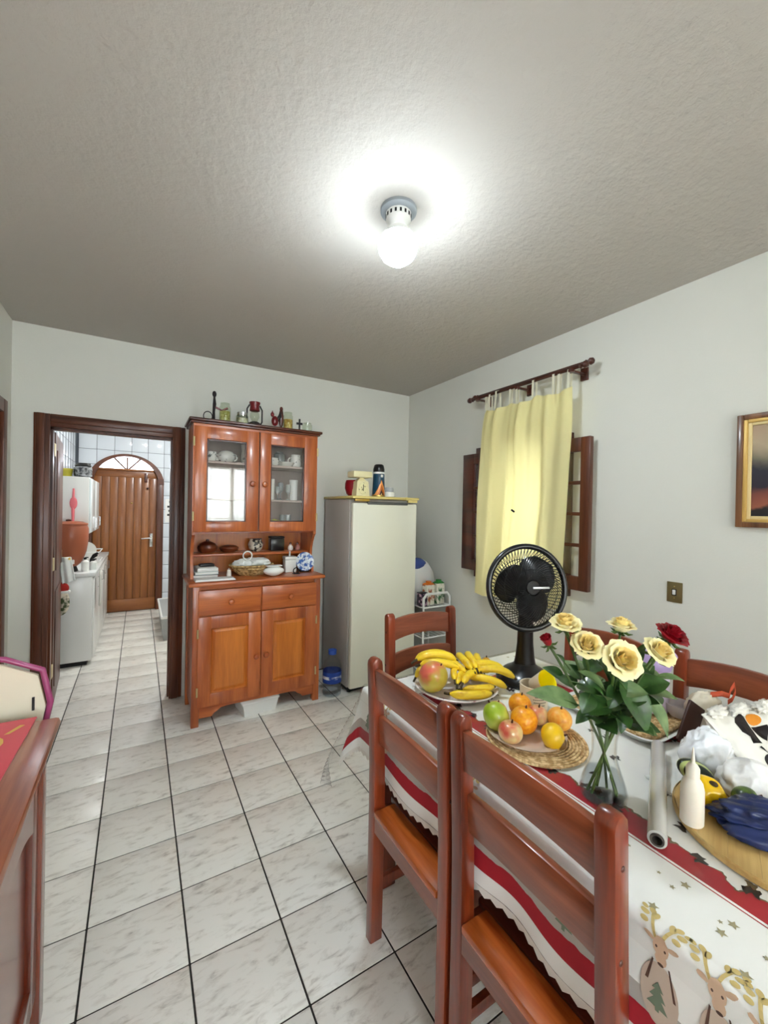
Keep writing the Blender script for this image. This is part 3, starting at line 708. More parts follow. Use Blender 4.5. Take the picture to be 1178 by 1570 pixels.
t = thing('small_cross', 'tiny dark cross ornament near the right end of the cabinet top', 'ornament', (1.10, 3.2, TZ))
box('upright', M_iron, t, -.005, .005, -.005, .005, 0, .08); box('arm', M_iron, t, -.022, .022, -.004, .004, .045, .058)
jar(1.165, 3.2, .036, .06, None, 'low empty glass jar at the right end of the cabinet top')

for o in list(COL.objects):
    if o.get('category') and o.location.z == Vector((0, 0, TZ)).z and o.type == 'EMPTY' and o.location.y > 3.1:
        o.scale = (1.12, 1.12, 1.3)
# ------------------------------------------------------------------ box under cabinet, bottle, refrigerator
t = thing('plastic_box', 'low white plastic storage box with lid under the cabinet', 'box', (.765, 3.10, 0), .12)
mk('body', MB().add([(-.115,-.10,0),(.115,-.10,0),(.115,.10,0),(-.115,.10,0),(-.13,-.115,.085),(.13,-.115,.085),(.13,.115,.085),(-.13,.115,.085)], [(0,3,2,1),(4,5,6,7),(0,1,5,4),(1,2,6,5),(2,3,7,6),(3,0,4,7)]), M_wplast, t, False)
box('lid', M_white, t, -.137, .137, -.122, .122, .085, .103, b=.006)
t = thing('water_bottle', 'large clear water bottle with blue cap and label on floor beside the refrigerator', 'bottle', (1.352, 3.035, 0))
M_pet = thin_glass('bottle_plastic', (.95, .975, .99), 1.5, .05)
mk('body', MB().lathe([(.05, 0), (.06, .012), (.06, .04), (.056, .05), (.06, .06), (.06, .09), (.058, .1), (.058, .16), (.06, .165), (.06, .19), (.05, .225), (.028, .25), (.022, .262), (.022, .28)], 24), M_pet, t)
mk('label', MB().lathe([(.0605, .092), (.0605, .165)], 24, cap=False), mat('blue_label', (38, 74, 168), .4), t)
mk('label_stripe', MB().lathe([(.061, .118), (.061, .138)], 24, cap=False), two_tone('label_print', (38, 74, 168), (240, 244, 250), 30, .4), t)
mk('cap', MB().lathe([(.026, .272), (.027, .3), (.0, .302)], 18), mat('blue_cap', (44, 84, 176), .4), t)
t.scale = (1.25, 1.25, 1.2)
mk('water', MB().lathe([(.048, .004), (.057, .014), (.055, .2), (.0, .2)], 20), thin_glass('still_water', (.97, .985, 1), 1.2), t)

FR = thing('refrigerator', 'tall cream single-door refrigerator beside the china cabinet', 'refrigerator', (1.765, 2.92, 0))
A = .31
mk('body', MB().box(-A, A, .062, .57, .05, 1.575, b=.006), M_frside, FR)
mk('door', MB().box(-A, A, 0, .05, .055, 1.545, b=.014), M_frdoor, FR)
box('door_gasket', M_black2, FR, -A+.012, A-.012, .049, .063, .06, 1.54)
mk('top_cap', MB().box(-A-.012, A+.012, -.015, .58, 1.578, 1.60, b=.007), M_yelplast, FR)
mk('handle_recess', MB().box(-.18, .21, -.004, .02, 1.532, 1.556, b=.003), mat('handle_grey', (96, 96, 92), .4), FR)
for a, b_ in ((-.30, -.17), (.205, .30)): box('handle_trim', M_brass if a < 0 else M_yelplast, FR, a, b_, -.018, .002, 1.556, 1.578, b=.003)
mk('door_knob', MB().lathe([(.014, 0), (.012, .01), (0, .012)], 12).xf(Matrix.Translation((.19, -.012, 1.589)) @ Matrix.Rotation(PI/2, 4, 'X')), M_yelplast, FR)
box('kick_plate', M_black2, FR, -A+.02, A-.02, .07, .56, .012, .05)
for sx in (-A+.04, A-.04):
    for yy in (.10, .53): mk('foot', MB().lathe([(.018, 0), (.018, .02)], 10, (sx, yy, 0)), M_black2, FR)
# on top of the refrigerator
FT = 1.60
vessel('red_pot', [(.040, 0), (.058, .02), (.072, .065), (.070, .105), (.062, .13), (.056, .128), (.06, .06), (0, .03)], mat('red_plastic', (140, 8, 26), .3, coat=.4), 'red plastic pot on top of the refrigerator at left', 'pot', 1.525, 3.06, FT)
t = thing('kitchen_scale', 'cream kitchen scale with round dial and tray on the refrigerator top', 'scale', (1.545, 2.965, FT))
t.scale = (1.1, 1.1, 1.32)
M_crm = mat('cream_plastic', (236, 226, 180), .4)
mk('body', MB().add([(-.055,-.035,0),(.055,-.035,0),(.055,.04,0),(-.055,.04,0),(-.045,-.03,.09),(.045,-.03,.09),(.045,.035,.09),(-.045,.035,.09)], [(0,3,2,1),(4,5,6,7),(0,1,5,4),(1,2,6,5),(2,3,7,6),(3,0,4,7)]), M_crm, t, False)
mk('dial', MB().lathe([(.036, 0), (.036, .004), (.032, .005), (0, .005)], 24).xf(Matrix.Translation((0, -.032, .046)) @ Matrix.Rotation(PI/2, 4, 'X')), two_tone('dial_face', (120, 112, 60), (238, 230, 180), 60, .4, .3, .45), t)
mk('needle', MB().box(-.002, .002, -.041, -.039, .03, .07).xf(Matrix.Rotation(0, 4, 'Y')), M_black2, t, False)
mk('neck', MB().add([(-.04,-.02,.09),(.04,-.02,.09),(.04,.03,.09),(-.04,.03,.09),(-.012,-.01,.112),(.012,-.01,.112),(.012,.02,.112),(-.012,.02,.112)], [(4,5,6,7),(0,1,5,4),(1,2,6,5),(2,3,7,6),(3,0,4,7)]), M_crm, t, False)
mk('tray', MB().box(-.085, .07, -.05, .06, .112, .15, b=.008), M_crm, t)
t = thing('thermos_flask', 'blue thermos flask with mountain print and black cap on refrigerator', 'flask', (1.722, 2.985, FT))
TP = _nt('thermos_print'); nt, b = TP[1], TP[2]
tc = N(nt, 'ShaderNodeTexCoord'); sp = N(nt, 'ShaderNodeSeparateXYZ'); L(nt, tc.outputs['Object'], sp.inputs[0])
ns = N(nt, 'ShaderNodeTexNoise'); ns.inputs['Scale'].default_value = 30; L(nt, tc.outputs['Object'], ns.inputs['Vector'])
ab = N(nt, 'ShaderNodeMath', operation='ABSOLUTE'); L(nt, sp.outputs[0], ab.inputs[0])
m1 = N(nt, 'ShaderNodeMath', operation='MULTIPLY_ADD'); m1.inputs[1].default_value = 2.4; L(nt, ab.outputs[0], m1.inputs[0]); L(nt, sp.outputs[2], m1.inputs[2])
m2 = N(nt, 'ShaderNodeMath', operation='MULTIPLY_ADD'); m2.inputs[1].default_value = .03; L(nt, ns.outputs['Fac'], m2.inputs[0]); L(nt, m1.outputs[0], m2.inputs[2])
cr_ = N(nt, 'ShaderNodeValToRGB'); cr_.color_ramp.interpolation = 'CONSTANT'; e = cr_.color_ramp.elements
e[0].position = 0; e[0].color = srgb(230, 200, 140); e[1].position = .16; e[1].color = srgb(16, 62, 88)
for p, c in ((.045, (60, 30, 22)), (.075, (196, 104, 36)), (.115, (240, 160, 90)), (.15, (40, 40, 60))):
    x = e.new(p); x.color = srgb(*c)
L(nt, m2.outputs[0], cr_.inputs[0]); L(nt, cr_.outputs[0], b.inputs['Base Color']); b.inputs['Roughness'].default_value = .3
mk('body', MB().lathe([(.052, .012), (.053, .02), (.047, .19)], 24), TP[0], t)
mk('base_ring', MB().lathe([(.054, 0), (.054, .014)], 24), M_brass, t)
mk('collar', MB().lathe([(.049, .19), (.049, .205)], 24), M_wplast, t)
mk('cup_cap', MB().lathe([(.048, .205), (.048, .23), (.04, .262), (.03, .27), (0, .272)], 24), M_black, t)
mk('emblem', MB().box(-.011, .011, -.0565, -.05, .16, .182, b=.003), M_wplast, t)
vessel('lidded_jar', [(.045, 0), (.05, .006), (.05, .04), (.044, .045)], M_porc, 'small white lidded jar right of the thermos flask on the refrigerator', 'jar', 1.835, 3.0, FT, lid=([(.04, .045), (.04, .07), (.034, .082), (0, .085)], mat('grey_lid', (170, 174, 176), .4)))

# ------------------------------------------------------------------ wire rack beside the refrigerator
RK = thing('wire_rack', 'white wire rack trolley between refrigerator and right wall', 'rack', (2.2325, 2.97, 0))
M_wire = mat('white_coated_wire', (240, 240, 236), .35)
rx, ry = .142, .15
for sx in (-rx, rx):
    for yy in (-ry, ry): mk('post', MB().tube([(sx, yy, .0), (sx, yy, .70)], .009, 8), M_wire, RK)
for z in (.12, .40, .66):
    mk('shelf_rim', MB().tube([(-rx, -ry, z), (rx, -ry, z), (rx, ry, z), (-rx, ry, z)], .007, 6, closed=True), M_wire, RK)
    wm = MB()
    for k in range(7): wm.tube([(-rx+.045*k*1.0, -ry, z), (-rx+.045*k, ry, z)], .003, 5)
    mk('shelf_wires', wm, M_wire, RK)
mk('top_handle', MB().tube([(-rx, -ry, .69), (-rx, -ry, .74), (-rx+.03, -ry, .775), (rx-.03, -ry, .775), (rx, -ry, .74), (rx, -ry, .69)], .011, 8), M_wire, RK)
mk('basket_band', MB().box(-rx+.01, rx-.01, -ry-.001, -ry+.004, .60, .655), mat('grey_band', (110, 108, 104), .6), RK, False)
def carton(x, y, z, w, d, h_, c, capc, lab):
    t = thing('juice_carton', lab, 'carton', (x, y, z))
    m_ = two_tone('carton_print', c, (236, 232, 214), 22, .5, .40, .5)
    mk('body', MB().box(-w/2, w/2, -d/2, d/2, 0, h_*.86, b=.004), m_, t)
    mk('shoulder', MB().add([(-w/2,-d/2,h_*.86),(w/2,-d/2,h_*.86),(w/2,d/2,h_*.86),(-w/2,d/2,h_*.86),(-w*.42,-.008,h_*.93),(w*.42,-.008,h_*.93),(w*.42,.008,h_*.93),(-w*.42,.008,h_*.93)], [(4,5,6,7),(0,1,5,4),(1,2,6,5),(2,3,7,6),(3,0,4,7)]), mat('carton_top', capc, .45), t, False)
    mk('cap', MB().lathe([(w*.3, h_*.9), (w*.3, h_), (0, h_*1.005)], 14), mat('carton_cap', capc, .4), t)
carton(2.20, 2.90, .667, .085, .07, .205, (176, 98, 60), (226, 120, 30), 'juice carton with an orange top standing on the wire rack')
carton(2.315, 2.905, .667, .085, .07, .21, (60, 120, 66), (40, 130, 50), 'juice carton with a green top standing on the wire rack')
t = thing('dark_tea_box', 'small dark purple box on the wire rack close to the refrigerator', 'box', (2.115, 2.875, .667))
box('body', two_tone('tea_print', (40, 24, 44), (190, 150, 170), 30, .5, .5, .6), t, -.035, .035, -.03, .03, 0, .11, b=.003); box('lid', M_black2, t, -.036, .036, -.031, .031, .108, .118, b=.002)
t = thing('sack', 'white plastic sack with blue top slumped behind the cartons on the rack', 'bag', (2.19, 3.03, .667))
def sackf(v): return v*(1+.10*noise.noise(v*2.5))
mk('body', MB().ball((0, -.0, .185), (.16, .075, .20), 28, 18, sackf), mat('translucent_sack', (222, 222, 218), .45, sub=.1), t)
mk('blue_top', MB().ball((-.045, -.01, .345), (.10, .06, .055), 18, 10, sackf), mat('blue_sack', (64, 84, 150), .5), t)
for x, y, z, s, c, lab in ((2.17, 2.95, .407, .10, (196, 170, 120), 'tan packet stored on the middle tier of the wire rack'), (2.29, 2.95, .407, .09, (214, 210, 208), 'pale packet stored on the middle tier of the wire rack')):
    t = thing('food_packet', lab, 'packet', (x, y, z))
    mk('body', MB().ball((0, 0, .075), (s*.5, .09, .075), 16, 10, lambda v: Vector((v.x*(1-.2*v.z**2), v.y, v.z))), two_tone('packet_print', c, (70, 50, 40), 14, .4, .45, .62), t)
    mk('seal', MB().box(-s*.4, s*.4, -.003, .003, .145, .165), mat('packet_seal', c, .4), t, False)

# ------------------------------------------------------------------ curtain and rods
RX = 2.27
cr = thing('curtain_rod', 'dark wooden double curtain rod with finials above the window', 'curtain rod', (RX, 1.99, 2.38))
for k, (x, z) in enumerate(((0, 0), (.055, .030))):
    mk('rod', MB().tube([(x, -.46, z), (x, .47, z)], .0125, 10), M_dark, cr)
    for s in (-1, 1):
        mk('finial', MB().lathe([(.011, 0), (.018, .006), (.012, .016), (.022, .034), (.018, .05), (.006, .058), (0, .06)], 12).xf(Matrix.Translation((x, .465*s if s > 0 else -.455, z)) @ Matrix.Rotation(-s*PI/2, 4, 'X')), M_dark, cr)
for y in (-.40, .02, .41):
    mk('bracket', MB().box(-.02, .139, y-.012, y+.012, -.02, -.008, b=.003).box(.125, .139, y-.025, y+.025, -.05, .03, b=.003).lathe([(.018, 0), (.018, .02)], 12, (0, y, -.024)), M_dark, cr)
CU = thing('curtain', 'pale yellow cotton tab-top curtain hanging over the window', 'curtain', (RX, 2.0, 0))
CY0, CY1, CZ0, CZ1 = -.414, .322, .85, 2.272
def cur(u, v):          # u along, v up
    y0 = CY0+.05*(1-v); y1 = CY1+.10*(1-v)**.45
    y = y0+(y1-y0)*u
    f = .014*math.sin(u*21+1.1*math.sin(3*v))*(.5+.6*(1-v)) + .010*math.sin(u*43+2)*(.3+v*.6) + .010*noise.noise(Vector((u*4, v*3, 1.3)))*2
    f += .022*math.exp(-((u-.70+.05*v)/.03)**2)*(1-v*.6)
    sag = .022*abs(math.sin(u*PI*3))*v**12
    return (f*1.55-.012*math.sin(u*9)*(1-v), y, CZ0+(CZ1-CZ0)*v-sag+.03*(1-v)*(1-u))
mk('drape', MB().grid(cur, 150, 60), M_curtain, CU, ang=180)
for k in range(9):
    u = [.02, .12, .165, .37, .58, .66, .80, .92, .985][k]
    p = cur(u, 1)
    w = .0085
    lm = MB().grid(lambda a, b_: (p[0]*(1-b_)*(1 if b_ < .5 else 1)+(.0135*math.cos(PI*(1-2*b_)) if .25 < b_ < .75 else (-.0135 if b_ < .5 else .0135))*1.0,
                                 p[1]+(a-.5)*2*w, p[2]-.004+(2.38-p[2])*min(1, b_*4 if b_ < .5 else (1-b_)*4)+(.0135*math.sin(PI*(b_-.25)*2) if .25 < b_ < .75 else 0)), 2, 24)
    mk('tab', lm, M_tab, CU, ang=180)
tag(mk('curtain_clip', MB().box(-.004, .004, -.012, .018, -.006, .006, b=.002).xf(Matrix.Rotation(.5, 4, 'X')).move(RX-.03, 2.0, 1.50), M_black2), 'tiny dark clip pinned on the yellow curtain', 'clip')

# ------------------------------------------------------------------ switch, painting, ceiling lamp
t = thing('light_switch', 'bronze light switch plate with a white rocker on the right wall', 'light switch', (XW, 1.059, 1.09))
M_brz = mat('bronze_plate', (122, 108, 70), .4, .4)
box('plate', M_brz, t, -.008, 0, -.036, .036, -.053, .053, b=.003); box('rocker_frame', M_black2, t, -.010, -.007, -.011, .011, -.017, .017)
box('rocker', M_wplast, t, -.014, -.009, -.007, .007, -.012, .013, b=.002)
for z in (-.03, .03): mk('screw', MB().ball((-.008, 0, z), .003, 8, 6), M_brass, t)
PT = thing('painting', 'framed dusky landscape painting at the right edge on the wall', 'painting', (XW, .46, 1.70))
M_gold = mat('gold_moulding', (214, 176, 100), .4, .3, var=.15)
M_fr = wood('frame_wood', (92, 56, 34), (150, 104, 66), 'z')
def frame_ring(y, z, w, x0, x1): return MB().box(x0, x1, -y, -y+w, -z, z, b=.003).box(x0, x1, y-w, y, -z, z, b=.003).box(x0, x1, -y+w, y-w, z-w, z, b=.003).box(x0, x1, -y+w, y-w, -z, -z+w, b=.003)
mk('outer_frame', frame_ring(.345, .258, .024, -.03, 0), M_fr, PT); mk('gilt_frame', frame_ring(.322, .235, .016, -.026, -.004), M_gold, PT)
mk('inner_slip', frame_ring(.307, .220, .014, -.020, -.004), mat('pale_slip', (228, 206, 150), .5), PT)
mp_, nt, b = _nt('painted_canvas')
tc = N(nt, 'ShaderNodeTexCoord'); sp = N(nt, 'ShaderNodeSeparateXYZ'); L(nt, tc.outputs['Object'], sp.inputs[0])
ns = N(nt, 'ShaderNodeTexNoise'); ns.inputs['Scale'].default_value = 7; ns.inputs['Detail'].default_value = 5; L(nt, tc.outputs['Object'], ns.inputs['Vector'])
m1 = N(nt, 'ShaderNodeMath', operation='MULTIPLY_ADD'); m1.inputs[1].default_value = .12; L(nt, ns.outputs['Fac'], m1.inputs[0]); L(nt, sp.outputs[2], m1.inputs[2])
mr = N(nt, 'ShaderNodeMapRange'); mr.inputs[1].default_value = -.15; mr.inputs[2].default_value = .27; L(nt, m1.outputs[0], mr.inputs[0])
r = N(nt, 'ShaderNodeValToRGB'); e = r.color_ramp.elements; e[0].position = 0; e[0].color = srgb(20, 16, 18); e[1].position = 1; e[1].color = srgb(170, 144, 116)
for p, c in ((.06, (22, 18, 20)), (.10, (150, 84, 60)), (.27, (120, 60, 48)), (.34, (34, 26, 40)), (.52, (36, 34, 46)), (.62, (120, 112, 92)), (.8, (176, 156, 128))):
    x = e.new(p); x.color = srgb(*c)
L(nt, mr.outputs[0], r.inputs[0]); L(nt, r.outputs[0], b.inputs['Base Color']); b.inputs['Roughness'].default_value = .5
box('canvas', mp_, PT, -.012, -.006, -.295, .295, -.208, .208)

LP = thing('ceiling_bulb', 'glowing white bulb in a round holder on the ceiling', 'ceiling lamp', (.87, 1.39, ZC))
mk('ceiling_plate', MB().lathe([(.072, 0), (.072, -.012), (.064, -.018), (0, -.018)], 32), mat('grey_holder', (150, 156, 160), .5), LP)
mk('socket', MB().lathe([(.05, -.018), (.05, -.045), (.04, -.055), (.036, -.075)], 28), M_wplast, LP)
vm = MB()
for k in range(16):
    a = 2*PI*k/16; vm.box(-.003, .003, .0495, .0515, -.040, -.026).xf(Matrix.Identity(4)) if False else vm.add([Matrix.Rotation(a, 4, 'Z') @ Vector(p) for p in ((-.004,.051,-.040),(.004,.051,-.040),(.004,.051,-.026),(-.004,.051,-.026),(-.004,.048,-.040),(.004,.048,-.040),(.004,.048,-.026),(-.004,.048,-.026))], [(0,1,2,3),(4,7,6,5),(0,4,5,1),(1,5,6,2),(2,6,7,3),(3,7,4,0)])
mk('vent_slots', vm, M_black2, LP, False)
me_, nt, b = _nt('lit_bulb'); nt.nodes.remove(b); em = N(nt, 'ShaderNodeEmission'); em.inputs[0].default_value = (.80, .92, 1, 1); em.inputs[1].default_value = BULB_E
L(nt, em.outputs[0], nt.nodes['Material Output'].inputs[0])
mk('bulb_housing', MB().lathe([(.036, -.075), (.05, -.09), (.066, -.11), (.0685, -.115), (.06, -.118)], 32, cap=False), M_wplast, LP)
md_, nt, b = _nt('bulb_shoulder'); nt.nodes.remove(b); em = N(nt, 'ShaderNodeEmission'); em.inputs[0].default_value = (.80, .92, 1, 1); em.inputs[1].default_value = BULB_E*.17
L(nt, em.outputs[0], nt.nodes['Material Output'].inputs[0])
mk('bulb_shoulder', MB().lathe([(.0665, -.115), (.076, -.135), (.078, -.150)], 32, cap=False), md_, LP)
mk('bulb', MB().lathe([(.078, -.150), (.074, -.170), (.062, -.19), (.04, -.207), (.018, -.214), (0, -.216)], 32), me_, LP)

# ------------------------------------------------------------------ kitchen beyond the doorway
KC = thing('kitchen_counter', 'white kitchen counter unit along the left kitchen wall', 'counter', (XL, 4.65, 0))
mk('cabinet_body', MB().box(.008, .365, .01, 1.95, .04, .82, b=.006), M_white, KC)
mk('plinth', MB().box(.01, .33, .03, 1.93, 0, .04), M_black2, KC, False)
mk('worktop', MB().box(.008, .39, -.01, 1.98, .82, .86, b=.008), mat('pale_worktop', (226, 228, 226), .25), KC)
for k in range(4):
    o = box('door', M_white, KC, .365, .38, .03+.48*k, .03+.48*k+.46, .06, .80, b=.004)
    mk('handle', MB().tube([(.385, .40+.48*k, .66), (.40, .40+.48*k, .66), (.40, .40+.48*k, .76), (.385, .40+.48*k, .76)], .005, 6), M_chrome, o)
t = thing('tea_towel', 'pale towel hanging at the corner of the kitchen counter', 'towel', (XL+.405, 4.80, .855))
mk('cloth', MB().grid(lambda u, v: (.006*math.sin(u*14)+.012, -.07+.14*u, .006-.34*v), 14, 6), mat('pale_towel', (206, 204, 196), .9), t, thick=.006)
WC = thing('wall_cupboard', 'white wall cupboard above the kitchen counter', 'cupboard', (XL, 4.9, 1.20))
mk('body', MB().box(.008, .31, 0, .95, 0, .555, b=.005), M_white, WC)
for k in range(2):
    o = box('door', mat('frosted_door', (232, 244, 246), .15, coat=.4), WC, .31, .325, .01+.475*k, .465+.475*k, .01, .545, b=.004)
    mk('handle', MB().tube([(.325, .42+.475*k, .05), (.34, .42+.475*k, .05), (.34, .42+.475*k, .15), (.325, .42+.475*k, .15)], .005, 6), M_chrome, o)
t = thing('pink_ladle', 'pink long-handled ladle hanging on the side of the wall cupboard', 'ladle', (XL+.19, 4.892, 1.30))
M_pink = mat('pink_plastic', (226, 116, 124), .4)
mk('handle', MB().tube([(.0, 0, -.06), (-.004, 0, .16), (0, 0, .34)], [.008, .014, .008], 8), M_pink, t); mk('bowl', MB().ball((0, -.004, .20), (.03, .012, .06), 14, 10), M_pink, t)
t = thing('black_lidded_jar', 'glass jar with black lid on top of the wall cupboard', 'jar', (XL+.25, 4.99, 1.757))
mk('body', MB().lathe([(.06, 0), (.075, .01), (.075, .09), (.06, .105)], 22), two_tone('dark_beans', (60, 62, 66), (150, 152, 154), 40, .25), t); mk('lid', MB().lathe([(.066, .105), (.07, .112), (.066, .135), (.0, .14)], 22), M_black, t)
t = thing('yellow_tub', 'yellow-green plastic tub on top of the wall cupboard', 'tub', (XL+.115, 4.97, 1.757))
mk('body', MB().lathe([(.052, 0), (.06, .06)], 22), mat('yellow_green', (196, 186, 60), .4), t); mk('lid', MB().lathe([(.063, .06), (.063, .074), (0, .075)], 22), mat('yellow_lid', (206, 196, 84), .4), t)
t = thing('clay_water_filter', 'brown clay water filter standing on the kitchen counter', 'water filter', (XL+.185, 4.80, .86))
M_terra = mat('terracotta', (156, 82, 50), .45, var=.06, coat=.25)
mk('stand', MB().lathe([(.05, 0), (.06, .006), (.045, .05)], 20), M_black2, t)
mk('body', MB().lathe([(.05, .05), (.09, .09), (.122, .19), (.136, .30), (.136, .40), (.124, .435)], 30), M_terra, t)
mk('lid', MB().lathe([(.130, .435), (.130, .450), (.09, .466), (.0, .472)], 30), M_terra, t)
mk('lid_knob', MB().lathe([(.02, .465), (.022, .485), (0, .492)], 12, (-.02, 0, 0)), M_dark, t)
mk('tap', MB().tube([(.03, -.10, .11), (.035, -.15, .11), (.035, -.15, .085)], .010, 8), M_wplast, t)
t = thing('mixer_tap', 'dark kitchen tap rising from the counter right of the water filter', 'tap', (XL+.33, 4.95, .86))
mk('column', MB().tube([(0, 0, 0), (0, 0, .09), (.02, 0, .13), (.055, 0, .15)], .012, 8), M_black2, t); mk('lever', MB().tube([(0, 0, .09), (.05, 0, .13)], .008, 6), M_black2, t)
for k, (x, y, hgt, c, lab) in enumerate(((.30, 4.76, .13, (236, 236, 230), 'white soap bottle beside the kitchen tap'), (.355, 4.86, .10, (226, 230, 226), 'short white bottle at the counter edge by the kitchen tap'))):
    t = thing('soap_bottle', lab, 'bottle', (XL+x, y, .86))
    mk('body', MB().lathe([(.028, 0), (.03, .01), (.03, hgt*.7), (.012, hgt*.85)], 16), mat('soap_white', c, .35), t); mk('pump', MB().lathe([(.012, hgt*.85), (.012, hgt), (0, hgt*1.01)], 12).tube([(0, 0, hgt), (.025, 0, hgt)], .005, 6), M_black2, t)
t = thing('dish_rack', 'white rack of dishes further along the kitchen counter', 'dish rack', (XL+.22, 5.55, .86))
for z in (.02, .12): mk('rim', MB().tube([(-.14, -.2, z), (.15, -.2, z), (.15, .2, z), (-.14, .2, z)], .006, 6, closed=True), M_wire, t)
for k in range(5): mk('plate', MB().lathe([(.0, 0), (.09, .004), (.10, .012), (0, .006)], 20).xf(Matrix.Translation((0, -.16+.08*k, .11)) @ Matrix.Rotation(PI/2, 4, 'X')), M_porc, t)
t = thing('laundry_bin', 'grey low bin with white rim on the kitchen floor right of the back door', 'bin', (.42, 5.62, 0))
mk('body', MB().add([(-.17,-.5,0),(.2,-.5,0),(.2,.5,0),(-.17,.5,0),(-.19,-.53,.26),(.22,-.53,.26),(.22,.53,.26),(-.19,.53,.26)], [(0,3,2,1),(4,5,6,7),(0,1,5,4),(1,2,6,5),(2,3,7,6),(3,0,4,7)]), mat('grey_plastic', (168, 170, 168), .5), t, False)
mk('rim', MB().tube([(-.19, -.53, .26), (.22, -.53, .26), (.22, .53, .26), (-.19, .53, .26)], .012, 8, closed=True), M_wplast, t)
t = thing('wall_calendar', 'small white calendar with dark marks on the tiled wall right of the back door', 'calendar', (.385, YK-.008, 1.42))
box('sheet', M_paper, t, -.06, .06, -.003, 0, -.17, .17)
for z, w_ in ((.13, .012), (.06, .035), (.0, .02), (-.06, .035)): box('mark', M_black2, t, -w_, w_, -.004, -.003, z-.014, z+.014)
t = thing('hanging_towel', 'white hand towel hung over the open kitchen door handle', 'towel', (-.565, YW+.80, 1.03))
mk('cloth', MB().grid(lambda u, v: (-.01+.085*u+.03*v, .012*math.sin(u*9)-.03, .012-.02*v-.21*v+.03*u*v), 14, 8), M_cloth, t, thick=.006, subd=1)
t = thing('pot_holder_bag', 'small red and green fabric bag hanging below the white towel on the door', 'bag', (-.555, YW+.78, .72))
mk('strap', MB().tube([(-.03, 0, .05), (-.01, 0, .31), (.03, 0, .05)], .004, 6), M_cloth, t)
mk('pouch', MB().ball((.0, 0, -.06), (.06, .02, .11), 18, 12), two_tone('floral_print', (60, 74, 40), (226, 216, 196), 22, .9, .42, .55), t)
mk('red_top', MB().ball((.0, .002, .06), (.055, .018, .05), 18, 10), mat('red_fabric', (168, 40, 34), .9), t)
mk('lace_band', MB().box(-.062, .062, -.022, .022, .018, .038, b=.005), M_cloth, t)
KL = thing('kitchen_lamp', 'round white ceiling lamp lighting the kitchen', 'ceiling lamp', (.55, 5.0, ZC))
mk('base', MB().lathe([(.10, 0), (.10, -.02), (0, -.02)], 24), M_white, KL)
kle, nt, b = _nt('kitchen_glow'); nt.nodes.remove(b); em = N(nt, 'ShaderNodeEmission'); em.inputs[0].default_value = (.95, .98, 1, 1); em.inputs[1].default_value = KITCHEN_W
L(nt, em.outputs[0], nt.nodes['Material Output'].inputs[0])
mk('bulb', MB().lathe([(.04, -.02), (.075, -.05), (.08, -.09), (.05, -.13), (0, -.145)], 24), kle, KL)

# ------------------------------------------------------------------ sideboard at left
SB = thing('sideboard', 'reddish wooden sideboard along the left wall in the foreground', 'sideboard', (-.45, .80, 0))
def sbx(x): return x+.45
sx1 = sbx(-.194); sx0 = sbx(-.72); sy0, sy1 = -.78, .762
mk('top', MB().box(sx0, sx1, sy0, sy1, .822, .85, b=.012), M_side, SB)
mk('top_moulding', MB().box(sx0, sx1-.012, sy0+.012, sy1-.012, .806, .823, b=.006), M_side, SB)
bx = sbx(-.222)
for yy in (sy0+.03, sy1-.085):
    for xx in (sx0+.02, bx-.05): box('corner_post', M_sidez, SB, xx, xx+.05, yy, yy+.055, 0, .807, b=.005)
mk('frieze', MB().box(bx-.028, bx-.006, sy0+.08, sy1-.08, .715, .807, b=.004), M_side, SB)
mk('end_panel', MB().box(sx0+.06, bx-.04, sy1-.065, sy1-.045, .10, .807).box(sx0+.06, bx-.04, sy0+.045, sy0+.065, .10, .807), M_sidez, SB, False)
mk('back_board', MB().box(sx0+.02, sx0+.03, sy0+.06, sy1-.06, .08, .8), M_sidez, SB, False)
mk('bottom_board', MB().box(sx0+.03, bx-.03, sy0+.06, sy1-.06, .08, .10), M_sidez, SB, False)
nd = 3; span = (sy1-.085)-(sy0+.085)
for k in range(nd):
    a = sy0+.085+span*k/nd+.003; b_ = sy0+.085+span*(k+1)/nd-.003; z0, z1 = .11, .712
    dm = MB().box(bx-.03, bx-.008, a, a+.07, z0, z1, b=.005).box(bx-.03, bx-.008, b_-.07, b_, z0, z1, b=.005).box(bx-.03, bx-.008, a+.068, b_-.068, z0, z0+.08, b=.005)
    top = [(a+.068, z1), (b_-.068, z1), (b_-.068, z1-.10)]+[(a+.068+(b_-a-.136)*(1-q/10), z1-.10+.045*math.sin(PI*q/10)) for q in range(1, 10)]+[(a+.068, z1-.10)]
    dm.prism(top, 'x', bx-.03, bx-.008)
    o = mk('door', dm, M_sidez, SB, ang=30)
    mk('door_panel', MB().box(bx-.03, bx-.022, a+.06, b_-.06, z0+.07, z1-.04), M_sidez, o, False)
    mk('knob', MB().lathe([(.007, 0), (.006, .01), (.014, .018), (0, .028)], 12).xf(Matrix.Translation((bx-.008, b_-.035 if k < nd-1 else a+.035, .45)) @ Matrix.Rotation(PI/2, 4, 'Y')), M_brass, o)
mt = thing('red_table_runner', 'bright red cloth mat with gold print on the sideboard', 'mat', (-.45, 1.2, .8505))
M_redc = mat('red_satin', (206, 26, 52), .55, sheen=.3)
mk('cloth', MB().add([(-.22, -.50, 0), (.145, -.50, 0), (.185, .05, 0), (.197, .375, 0), (-.20, .385, 0)]+[(-.22, -.50, .003), (.145, -.50, .003), (.185, .05, .003), (.197, .375, .003), (-.20, .385, .003)],
   [(4,3,2,1,0), (5,6,7,8,9)]+[(i, (i+1) % 5, 5+(i+1) % 5, 5+i) for i in range(5)]), M_redc, mt, False)
gm = MB()
